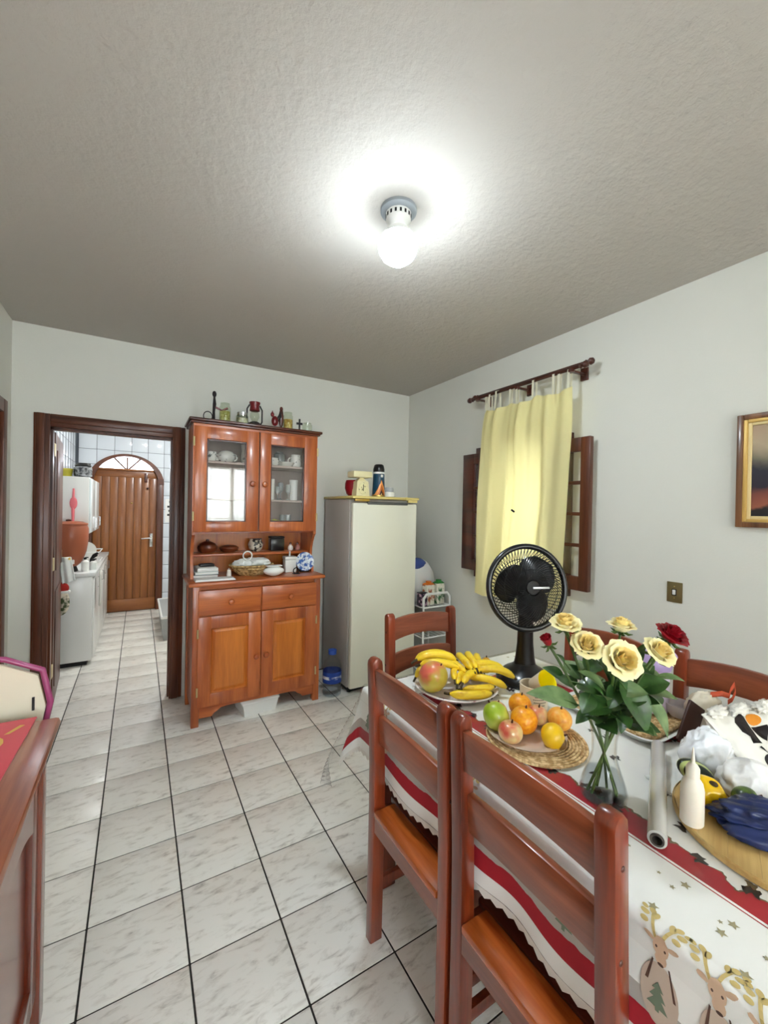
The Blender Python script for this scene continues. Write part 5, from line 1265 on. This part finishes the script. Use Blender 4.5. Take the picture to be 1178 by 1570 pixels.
mk('centre_cap', MB().lathe([(.030, .042), (.028, .049), (.0, .051)], 28).xf(FR_), M_black2, FN)
mk('name_strip', MB().box(-.004, .070, -.005, .004, .0525, .0545, b=.001).xf(FR_), mat('silver_strip', (190, 190, 190), .35, .8), FN)
for k in range(3):
    a = 2*PI*k/3+.62
    def bl(u, v):
        r_ = .026+.118*v; w = (.42+.72*math.sin(PI*min(1, v*.90+.16))**.8)*(1 if v < .85 else 1-.35*((v-.85)/.15)**2)
        q = a+(u-.5)*2*w*.95+.30*v
        return (r_*math.cos(q), r_*math.sin(q), .014-.036*u)
    mk('blade', MB().grid(bl, 14, 10).xf(FR_), mat('blade_black', (18, 18, 20), .35) if k == 0 else bpy.data.materials['blade_black'], FN, thick=.003)
mk('hub', MB().lathe([(.030, -.03), (.030, .014), (.022, .026), (0, .028)], 24).xf(FR_), M_black, FN)

# ------------------------------------------------------------------ vase of roses
VX, VY = 1.02, .60
t = thing('glass_vase', 'clear glass vase holding the roses on the table', 'vase', (VX, VY, ZP))
gp = [(.0, .001), (.045, .001), (.053, .008), (.055, .022), (.050, .045), (.036, .085), (.028, .115), (.029, .15), (.034, .185), (.040, .205)]
gi = [(r-.0025, z+.002) for r, z in reversed(gp[2:])]+[(0, .012)]
mk('body', MB().lathe(gp[1:]+gi, 36), M_clear, t)
mk('water', MB().lathe([(.044, .012), (.0505, .022), (.046, .045), (.0395, .068), (0, .068)], 30), thin_glass('vase_water', (.99, .998, .995), 1.1), t)
M_yrose = mat('cream_yellow_petal', (252, 238, 184), .55, var=.05, vscale=30, sub=.15)
M_yrose2 = mat('deep_cream_petal', (250, 224, 146), .55, var=.05, vscale=30, sub=.15)
M_rrose = mat('dark_red_petal', (150, 10, 28), .5, var=.12, vscale=40)
M_stemg = mat('rose_stem', (72, 96, 40), .5, var=.1)
M_leaf = two_tone('rose_leaf', (32, 62, 24), (66, 104, 46), 30, .4, .35, .7, coat=.15)
M_leaf2 = two_tone('pale_rose_leaf', (76, 104, 56), (124, 146, 96), 26, .45, .35, .7)
pet_cache = {}
def petal_mesh(layer):
    if layer in pet_cache: return pet_cache[layer]
    r0_, r1_, h_, om, curl, z0 = layer
    def f(u, v):
        uu = 2*u-1; w = om*(1-((v-.5)/.57)**4)**.5 if v > .5 else om*(.35+.65*(v/.5)**.8)
        e = max(0, (v-.5)/.5)
        R_ = r0_+(r1_-r0_)*v
        rr = .003+(R_-.003)*math.sin(PI/2*min(1, v/.42))**.8 + curl*e**2*(1+.12*math.cos(uu*5))+.0012*math.sin(uu*7)*v*v
        z = z0+h_*v-curl*.55*e**2.2-.05*h_*uu*uu
        return (rr*math.cos(uu*w), rr*math.sin(uu*w), z)
    mb = MB().grid(f, 10, 9, 0, 1, 0, .985); pet_cache[layer] = mb; return mb
def frame_to(d):
    d = Vector(d).normalized(); return d.to_track_quat('Z', 'Y').to_matrix().to_4x4()
LAYERS = [((.004, .006, .046, 1.9, .000, 0), 3, 0), ((.008, .011, .046, 1.3, .0015, 0), 3, .5), ((.013, .017, .044, 1.05, .005, -.001), 4, .2), ((.018, .023, .040, .88, .011, -.002), 5, .7), ((.022, .028, .033, .80, .017, -.003), 5, .1)]
def rose(label, head, axis, size, m_in, m_out, base, layers=5, leaves=()):
    """head, base: positions in the vase frame (x right, y away, z up)"""
    t = thing('rose', label, 'rose', (VX, VY, ZP), VR, 'roses in the glass vase')
    size *= .88
    FM = Matrix.Translation(head) @ frame_to(axis) @ Matrix.Scale(size, 4)
    hd = None
    for li, (lay, n, ph) in enumerate(LAYERS[:layers]):
        for k in range(n):
            key = ('petal_mesh', li)
            mm = m_in if li < 3 else m_out
            if (li, mm.name) not in pet_cache:
                o = mk('petal', petal_mesh(lay), mm, t, ang=180, thick=0); pet_cache[(li, mm.name)] = o.data
            else:
                o = bpy.data.objects.new('petal', pet_cache[(li, mm.name)]); COL.objects.link(o); o.parent = t
            o.matrix_local = FM @ Matrix.Rotation(2*PI*k/n+ph+.13*li, 4, 'Z') @ Matrix.Rotation(rnd.uniform(-.05, .05), 4, 'Y')
    cal = MB().lathe([(.005, -.012), (.010, -.004), (.012, .004), (.008, .010)], 12)
    for k in range(5):
        a = 2*PI*k/5; cal.tube([(.009*math.cos(a), .009*math.sin(a), 0), (.022*math.cos(a), .022*math.sin(a), -.006), (.034*math.cos(a), .034*math.sin(a), -.002)], [.005, .004, .001], 5)
    mk('calyx', cal.xf(FM), M_stemg, t)
    h_ = Vector(head)-Vector(axis).normalized()*.010*size; b_ = Vector(base); neck = Vector((base[0]*-.20, base[1]*-.20, .135))
    pts = []
    ctl = [b_, neck, neck.lerp(h_, .5)+Vector((0, 0, .02)), h_]
    for i in range(13):
        s = i/12; q = (1-s)
        if s < .35: pts.append(b_.lerp(neck, s/.35))
        else:
            w = (s-.35)/.65; pts.append(neck*(1-w)**2+ctl[2]*2*w*(1-w)+h_*w*w)
    mk('stem', MB().tube(pts, [.0034]*13, 6), M_stemg, t)
    for lf_ in leaves: leaf(t, *lf_)
    for k in range(6):
        i = 6+k*4//6; p_ = Vector(pts[i]); a = rnd.uniform(-.65*PI, .62*PI); o_ = Vector((math.cos(a), math.sin(a), rnd.uniform(-.05, .6))).normalized()
        leaf(t, tuple(p_+o_*.018), tuple(p_+o_*rnd.uniform(.075, .10)), rnd.uniform(.040, .056), rnd.choice((M_leaf, M_leaf, M_leaf2)), (rnd.uniform(-.5, .5), -.6, 1), rnd.uniform(.0, .6))
    return t
def leaf(parent, base, tip, width, m=None, up=(0, -.5, 1), droop=.0, fold=.25):
    b_, tp = Vector(base), Vector(tip); ax = tp-b_; ln = ax.length; ax.normalize()
    nrm = Vector(up); nrm = (nrm-ax*nrm.dot(ax)).normalized(); sd = ax.cross(nrm)
    def f(u, v):
        uu = 2*u-1; w = width*.5*(math.sin(PI*v**.75)**.85 if 0 < v < 1 else 0)
        p = b_+ax*ln*v+sd*uu*w+nrm*(fold*abs(uu)*w+.10*ln*math.sin(PI*v)*(1-droop)-droop*ln*v*v*.3)
        return tuple(p)
    mk('leaf', MB().grid(f, 8, 10), m or M_leaf, parent, ang=180)
    mk('leaf_stalk', MB().tube([tuple(b_-ax*.02), tuple(b_+ax*ln*.3+nrm*.075*ln)], [.0018, .0012], 5), M_stemg, parent)
def q_(px, py, c=0):
    k = 1+c/1.04
    return ((px-589)/629.97*(1.04+c)-.5547, c, .719-(.719-(1225-py)/606)*k)
rose('cream yellow rose at the upper left of the vase', q_(862, 966), (-.15, -.35, 1), 1.0, M_yrose2, M_yrose, (.02, .02, .012), 5,
     [(q_(900, 1060, .03), q_(868, 1020, .03), .05), (q_(862, 1045, .06), q_(828, 1026, .08), .04)])
rose('cream yellow rose left of centre above the leaves', q_(893, 996, -.02), (-.1, -.7, .8), 1.05, M_yrose2, M_yrose, (.028, -.01, .012), 5,
     [(q_(884, 1084, -.02), q_(803, 1066, .0), .056, M_leaf2, (0, -.6, 1)), (q_(925, 1062, -.03), q_(880, 1030, -.04), .036, M_leaf2)])
rose('large open cream yellow rose at the front centre', q_(943, 1014, -.04), (.05, -1, .55), 1.25, M_yrose2, M_yrose, (.0, .03, .012), 5,
     [(q_(930, 1040, .01), q_(912, 1018, .0), .05), (q_(938, 1062, .0), q_(962, 1088, -.02), .06), (q_(915, 1052, .0), q_(900, 1078, .0), .045), (q_(946, 1046, -.03), q_(990, 1124, -.07), .085, M_leaf, (.5, -1, .3)), (q_(902, 1064, -.03), q_(889, 1096, -.05), .042, M_leaf, (-.4, -1, .2)), (q_(940, 1050, -.02), q_(930, 1088, -.04), .045, M_leaf, (0, -1, .3))])
rose('smaller cream yellow rose at the top centre back', q_(947, 968, .05), (.1, -.1, 1), .95, M_yrose2, M_yrose, (-.02, .012, .012), 5,
     [(q_(940, 1052, .02), q_(920, 1020, .03), .06), (q_(950, 1058, .02), q_(975, 1030, .04), .06), (q_(935, 1045, .0), q_(903, 992, .02), .05), (q_(958, 1040, .0), q_(985, 985, .03), .030), (q_(930, 1020, .01), q_(960, 1046, .0), .05)])
rose('cream yellow rose at the right above the green leaves', q_(1000, 1004, -.01), (.25, -.7, .8), 1.05, M_yrose2, M_yrose, (-.03, .0, .012), 5,
     [(q_(975, 1058, -.01), q_(1024, 1046, -.02), .055, M_leaf, (0, -.6, 1)), (q_(984, 1066, -.02), q_(1022, 1132, -.03), .046, M_leaf2, (.7, -1, .2)), (q_(1002, 1038, .01), q_(1048, 1044, .02), .022, M_leaf2)])
rose('dark red rosebud leaning out at the left of the vase', q_(838, 992), (-.5, -.2, .9), .78, M_rrose, M_rrose, (.035, .0, .012), 3,
     [(q_(905, 1090, -.02), q_(880, 1112, -.03), .03), (q_(915, 1075, .02), q_(890, 1040, .03), .05), (q_(862, 1020, .0), q_(848, 1005, .0), .018)])
rose('dark red open rose leaning out at the upper right', q_(1020, 980, .03), (.35, -.5, 1), 1.08, M_rrose, M_rrose, (-.035, .012, .012), 5,
     [(q_(955, 1075, .0), q_(992, 1092, .01), .06), (q_(920, 1080, .02), q_(905, 1050, .03), .05), (q_(932, 1084, -.03), q_(893, 1098, -.05), .045), (q_(965, 1052, .02), q_(1000, 1020, .04), .045), (q_(948, 1090, -.02), q_(950, 1126, -.04), .03, M_leaf, (0, -1, .2)), (q_(950, 1066, .01), q_(985, 1072, -.01), .06)])

# ------------------------------------------------------------------ tray, jug
TY = thing('serving_tray', 'white rectangular tray with woven straw centre behind the roses', 'tray', (1.515, .815, ZP))
def rr(x0, x1, y0, y1, r, n=6):
    p = []
    for cx_, cy0, a in ((x1-r, y1-r, 0), (x0+r, y1-r, PI/2), (x0+r, y0+r, PI), (x1-r, y0+r, 1.5*PI)): p += [(cx_+r*math.cos(a+PI/2*k/n), cy0+r*math.sin(a+PI/2*k/n)) for k in range(n+1)]
    return p
def ringed(levels):
    mb = MB(); n = len(levels[0][0])
    for poly, z in levels: mb.v += [(x, y, z) for x, y in poly]
    for i in range(len(levels)-1):
        for k in range(n): mb.f.append((i*n+k, i*n+(k+1) % n, (i+1)*n+(k+1) % n, (i+1)*n+k))
    mb.f.append(tuple(range(n-1, -1, -1))); mb.f.append(tuple((len(levels)-1)*n+k for k in range(n)))
    return mb
mk('body', ringed([(rr(-.14, .14, -.155, .155, .05), 0), (rr(-.165, .165, -.18, .18, .06), .022), (rr(-.16, .16, -.175, .175, .058), .024), (rr(-.138, .138, -.152, .152, .05), .005)]), M_white, TY, ang=60)
mk('straw_mat', ringed([(rr(-.132, .132, -.148, .148, .045), .006), (rr(-.132, .132, -.148, .148, .045), .020), (rr(-.125, .125, -.14, .14, .04), .022)]), M_straw, TY, ang=40)
for k in range(5): mk('straw_braid', MB().tube([(x, y, .022) for x, y in rr(-.132+.012*k, .132-.012*k, -.148+.012*k, .148-.012*k, max(.012, .045-.008*k))], .007, 6, closed=True), M_straw, TY)
t = thing('lilac_jug', 'lilac plastic jug standing on the tray behind the roses', 'jug', (1.575, .755, ZP+.03), VR)
M_lil = mat('lilac_plastic', (196, 170, 220), .3, trans=.25, coat=.2)
M_lil2 = mat('pale_lilac_plastic', (228, 212, 232), .3, trans=.3, coat=.2)
mk('body', MB().lathe([(.040, 0), (.046, .005), (.050, .13), (.052, .15)], 28), M_lil2, t)
mk('lid', MB().lathe([(.053, .15), (.056, .156), (.056, .185), (.045, .20), (.0, .202)], 28), M_lil, t)
mk('spout', MB().tube([(.04, 0, .175), (.075, 0, .195)], [.022, .014], 10), M_lil, t)
mk('handle', MB().tube([(-.048, 0, .16), (-.085, 0, .15), (-.088, 0, .08), (-.05, 0, .04)], .009, 8), M_lil, t)
t = thing('clear_bowl', 'small clear plastic bowl standing on the tray beside the lilac jug', 'bowl', (1.605, .685, ZP+.03))
mk('body', MB().lathe([(.025, 0), (.04, .02), (.046, .045), (.043, .045), (.036, .02), (.0, .004)], 26), mat('frosted_plastic', (232, 228, 232), .3, trans=.5), t)

# ------------------------------------------------------------------ film roll, board and what lies on it
t = thing('cling_film_roll', 'roll of clear food wrap lying across the tablecloth', 'roll', (0, 0, 0))
A_, B_ = Vector((.966, .448, ZP+.0195)), Vector((1.365, .636, ZP+.0195)); dr_ = (B_-A_).normalized()
M_film = mat('wrapped_film', (226, 224, 218), .14, trans=.25, coat=.8)
t.location = A_
QR = dr_.to_track_quat('Z', 'Y').to_matrix().to_4x4(); LN = (B_-A_).length
mk('film', MB().lathe([(.012, .004), (.0185, .004), (.0192, .01), (.0192, LN-.01), (.0185, LN-.004), (.012, LN-.004)], 28, cap=False).xf(QR), M_film, t)
mk('core', MB().lathe([(.0135, 0), (.0135, LN), (.0095, LN), (.0095, 0), (.0135, 0)], 22, cap=False).xf(QR), mat('dark_core', (70, 62, 56), .7), t)
M_board = wood('bamboo', (176, 134, 70), (222, 190, 124), 'x', rough=.45, coat=.1)
BRX, BRY = 1.252, .318
CBd = thing('cutting_board', 'round light wooden cutting board at the right front of the table', 'board', (BRX, BRY, ZP), .35)
for k in range(8):
    y0, y1 = -.205+.41*k/8+.0002, -.205+.41*(k+1)/8-.0002
    pl = []
    ys = np.linspace(y0, y1, 5)
    pl = [(math.sqrt(max(.0, .2055**2-y*y)), y) for y in ys]+[(-math.sqrt(max(.0, .2055**2-y*y)), y) for y in ys[::-1]]
    mk('board_strip', MB().prism(pl, 'z', 0, .016), M_board, CBd, False)
mk('edge_band', MB().lathe([(.206, 0), (.209, .003), (.209, .013), (.206, .0165)], 60, cap=False), M_board, CBd)
ZB = ZP+.0165
t = thing('squeeze_bottle', 'white squeeze bottle with pointed nozzle on the cutting board', 'bottle', (1.098, .438, ZB))
M_sq = mat('squeeze_white', (238, 230, 214), .4, sub=.1)
mk('body', MB().lathe([(.0, 0), (.0205, 0), (.023, .004), (.023, .078), (.020, .094), (.013, .105), (.012, .107)], 28), M_sq, t)
mk('cap', MB().lathe([(.0135, .105), (.0135, .126), (.009, .134), (.0045, .138)], 22), M_sq, t)
mk('nozzle', MB().lathe([(.005, .136), (.003, .152), (.0015, .172), (.0, .173)], 12), M_sq, t)
t = thing('yellow_pepper', 'yellow bell pepper with a dark hollow behind the squeeze bottle', 'pepper', (1.202, .448, ZB+.030))
def lobed(v):
    a = math.atan2(v.y, v.x); k = 1+.09*math.cos(4*a)*(1-abs(v.z)**4)
    z = v.z*(1-.22*math.exp(-(v.x*v.x+v.y*v.y)*7)*(1 if v.z > 0 else 0))
    return Vector((v.x*k, v.y*k, z))
mk('skin', MB().ball((0, 0, 0), (.037, .037, .034), 32, 18, lobed).xf(Matrix.Rotation(.35, 4, 'X')), mat('pepper_yellow', (250, 200, 8), .22, coat=.5), t)
mk('hollow', MB().ball((0, -.008, .0255), (.0135, .010, .004), 14, 8).xf(Matrix.Rotation(.1, 4, 'X')), mat('pepper_hollow', (66, 46, 14), .8), t)
t = thing('zucchini', 'striped dark green squash behind the squeeze bottle', 'squash', (1.268, .500, ZB+.028), -.5)
ms_, nt, b = _nt('striped_squash'); tc = N(nt, 'ShaderNodeTexCoord'); wv = N(nt, 'ShaderNodeTexWave'); wv.wave_type = 'BANDS'; wv.bands_direction = 'Y'
wv.inputs['Scale'].default_value = 16; wv.inputs['Distortion'].default_value = 2; L(nt, tc.outputs['Object'], wv.inputs['Vector'])
r = N(nt, 'ShaderNodeValToRGB'); e = r.color_ramp.elements; e[0].position = .55; e[0].color = srgb(24, 36, 14); e[1].position = .72; e[1].color = srgb(176, 186, 116)
L(nt, wv.outputs['Fac'], r.inputs[0]); L(nt, r.outputs[0], b.inputs['Base Color']); b.inputs['Roughness'].default_value = .3
mk('skin', MB().ball((0, 0, 0), (.052, .027, .028), 28, 16).xf(Matrix.Rotation(.5, 4, 'Y')), ms_, t)
mk('stem', MB().tube([(.045, 0, -.02), (.062, 0, -.022)], [.006, .005], 8), M_stemg, t)
# crumpled plastic bags
def crumple(c, rad, seed, amp=.16, fr=2.1, flat=-.75, n=46, m=28, ridge=.10):
    sv = Vector((seed*3.1, seed*1.7, seed*.9))
    def fn(v):
        q = 1+amp*noise.noise(v*fr+sv)+ridge*(1-abs(noise.noise(v*fr*1.6+sv))*3)*.5+ridge*.3*(1-abs(noise.noise(v*fr*2.6+sv*2))*3)*.5+.012*noise.noise(v*9+sv)
        w = v*q
        if w.z < flat: w.z = flat
        return w
    return MB().ball(c, rad, n, m, fn)
M_bag = mat('market_bag_plastic', (246, 242, 232), .3, coat=.3, bump=.25, bscale=22)
M_bag2 = mat('thin_white_bag', (242, 245, 250), .25, coat=.4, bump=.3, bscale=30)
M_bluebag = mat('navy_bag', (22, 40, 92), .32, coat=.3, bump=.4, bscale=24)
BL, BTR, BBR, BB2 = Vector((1.445, .559, .90)), Vector((1.75, .40, .93)), Vector((1.395, .391, .784)), Vector((1.66, .20, .80))
MBG = thing('shopping_bag', 'white shopping bag with orange dot, black shape and lettering on the table', 'bag', (1.575, .40, ZP))
BO = Vector((1.575, .40, ZP))
NB = ((BTR-BL).cross(BBR-BL)).normalized()
if NB.z < 0: NB = -NB
def bagface(s_, t_, off=0):
    p = BL.lerp(BTR, s_).lerp(BBR.lerp(BB2, s_), t_)
    q = max(0, 4*s_*(1-s_))**.6*max(0, 4*t_*(1-t_))**.6
    w = .018*q + .010*noise.noise(Vector((s_*4, t_*4, 2)))*q + .006*noise.noise(Vector((s_*11, t_*6, 5)))+.004*math.sin(s_*26+t_*9)*(1-t_)
    return p+NB*(w+off)-BO
def bagback(s_, t_):
    f = bagface(s_, t_)
    q = max(0, 1-(2*s_-1)**6)*max(0, 1-(2*t_-1)**6)
    gz = .003+.012*abs(noise.noise(Vector((s_*5, t_*5, 9))))
    return Vector((f.x, f.y+.02*q, max(gz, f.z-(f.z-gz)*min(1, q*1.25))-.002*(1-q)))
bg = MB().grid(lambda a, b: tuple(bagface(a, b)), 48, 40); bg.grid(lambda a, b: tuple(bagback(a, b)), 48, 40)
mk('body', bg, M_bag, MBG, ang=180)
def artwork(polys, name, m, sub=2):
    mb = MB()
    for pl in polys:
        bm = bmesh.new(); bm.faces.new([bm.verts.new((p[0], p[1], 0)) for p in pl])
        bmesh.ops.triangulate(bm, faces=bm.faces[:])
        if sub: bmesh.ops.subdivide_edges(bm, edges=bm.edges[:], cuts=sub, use_grid_fill=True)
        bm.verts.index_update()
        mb.add([tuple(bagface(v.co.x, v.co.y, .0012)) for v in bm.verts], [[v.index for v in f.verts] for f in bm.faces]); bm.free()
    return mk(name, mb, m, MBG, False)
M_pblack = mat('printed_black', (26, 18, 18), .5); M_porange = mat('printed_orange', (226, 142, 40), .5)
artwork([[(.399,.199),(.374,.221),(.346,.234),(.32,.235),(.3,.224),(.288,.203),(.287,.175),(.297,.144),(.316,.114),(.342,.092),(.37,.079),(.397,.078),(.417,.09),(.428,.111),(.429,.14),(.419,.17)]], 'printed_dot', M_porange)
artwork([[(.216,.121),(.269,.082),(.293,.089),(.282,.156),(.277,.255),(.271,.32),(.256,.457),(.185,.452),(.204,.37),(.179,.303),(.187,.178)]], 'printed_bar', M_pblack)
artwork([[(.284,.252),(.41,.249),(.397,.3),(.314,.43),(.3,.386),(.285,.313)]], 'printed_wedge', M_pblack)
artwork([[(.58,.015),(.70,.02),(.60,.16),(.575,.11)]], 'printed_corner', mat('printed_brown', (62, 22, 20), .5))
def bag_text(w_, size, s0, t0, rot):
    q = text_mesh(w_, size); c_, s_ = math.cos(rot), math.sin(rot); out = []
    LS, LT = (BTR-BL).length, (BBR-BL).length
    for f in q.f: out.append([(s0+(q.v[i][0]*c_-q.v[i][1]*s_)/LS, t0-(q.v[i][0]*s_+q.v[i][1]*c_)/LT) for i in f])
    artwork(out, 'lettering', M_pblack, 0)
bag_text('das', .085, .30, .615, .30); bag_text('c', .030, .22, .78, .30)
hmb = MB()
for k in range(4):
    h0 = bagface(.16+.20*k, .0)
    hmb.ball(tuple(h0+Vector((0, .0, .004))), (.046, .018, .012), 36, 22, lambda v, k=k: v*(1+.55*noise.noise(v*2.6+Vector((k*4, 1, 2)))+.3*(.5-abs(noise.noise(v*5+Vector((k, 3, 1))))*2)))
mk('gathered_handles', hmb, M_bag, MBG, ang=180)
t = thing('clear_produce_bag', 'crumpled bluish white thin bag left of the shopping bag', 'bag', (1.375, .515, ZP), VR)
mk('body', crumple((0, 0, .052), (.060, .05, .068), 9, .30, 1.7, -.76, 70, 44, .12), M_bag2, t, ang=180)
t = thing('white_paper_bag', 'crumpled white bag with green contents in front of the shopping bag', 'bag', (1.318, .405, ZB), VR)
mk('body', crumple((.0, .0, .040), (.062, .055, .055), 13, .26, 1.5, -.72, 70, 44, .10), mat('white_bag', (240, 238, 236), .4, coat=.2, bump=.2, bscale=26), t, ang=180)
fruit('cut_avocado', (1.245, .388, ZB+.034), .026, two_tone('avocado_green', (40, 60, 20), (110, 140, 56), 20, .35, coat=.2), 'small green fruit peeking from the white crumpled bag', 'fruit', 1.1, tilt=1.0, dimple=.1)
t = thing('blue_bag', 'crumpled navy blue plastic bag on the cutting board', 'bag', (1.205, .335, ZB), VR-.35)
mk('body', crumple((.035, .0, .026), (.135, .058, .036), 21, .24, 2.0, -.7, 84, 50, .20), M_bluebag, t, ang=180)
mk('fold', crumple((.02, -.045, .018), (.11, .028, .020), 27, .2, 1.8, -.85, 36, 20, .14), M_bluebag, t, ang=180)
t = thing('folded_paper', 'white folded paper lying behind the squeeze bottle', 'paper', (1.225, .545, ZP), VR+.2)
mk('sheet', MB().box(-.035, .03, -.04, .04, .0005, .003).box(-.033, .03, -.038, .036, .003, .005), M_paper, t, False)
t = thing('brown_lid', 'dark brown board leaning beside the crumpled bag', 'board', (1.465, .590, ZP+.002), VR)
mk('panel', MB().box(-.03, .03, -.005, .005, 0, .135, b=.003).xf(Matrix.Translation((.0, .03, 0)) @ Matrix.Rotation(.62, 4, 'Y') @ Matrix.Rotation(-.35, 4, 'X')), mat('dark_brown_board', (66, 36, 26), .4, coat=.2), t)
t = thing('cream_cloth', 'crumpled cream cloth behind the shopping bag by the chair', 'cloth', (1.655, .625, ZP), VR)
mk('body', crumple((-.005, .0, .060), (.058, .04, .062), 31, .16, 2.0, -.93, 44, 26, .2), mat('cream_cotton', (238, 228, 206), .9), t, ang=180)
t = thing('orange_ribbon', 'orange red ribbon lying on the cream cloth by the shopping bag', 'ribbon', (1.70, .585, ZP+.122), VR)
t.scale = (.8, .8, .7)
def ribbon(pts, w): 
    P = [Vector(p) for p in pts]; mb = MB()
    def f(u, v):
        x = v*(len(P)-1); i = min(int(x), len(P)-2); q = x-i
        p = P[i].lerp(P[i+1], q); return (p.x+(u-.5)*w*.3, p.y+(u-.5)*w*.4, p.z+(u-.5)*w)
    return mb.grid(f, 3, 24)
M_rib = mat('orange_satin', (214, 88, 50), .4)
mk('strand', ribbon([(-.07, 0, .0), (-.03, -.01, .01), (.0, -.01, .0), (.015, 0, .025), (.03, 0, .05)], .022), M_rib, t, ang=180, thick=.002)
mk('strand', ribbon([(.03, 0, .05), (.025, -.012, .02), (.01, -.014, -.015), (-.005, -.01, -.03)], .02), M_rib, t, ang=180, thick=.002)
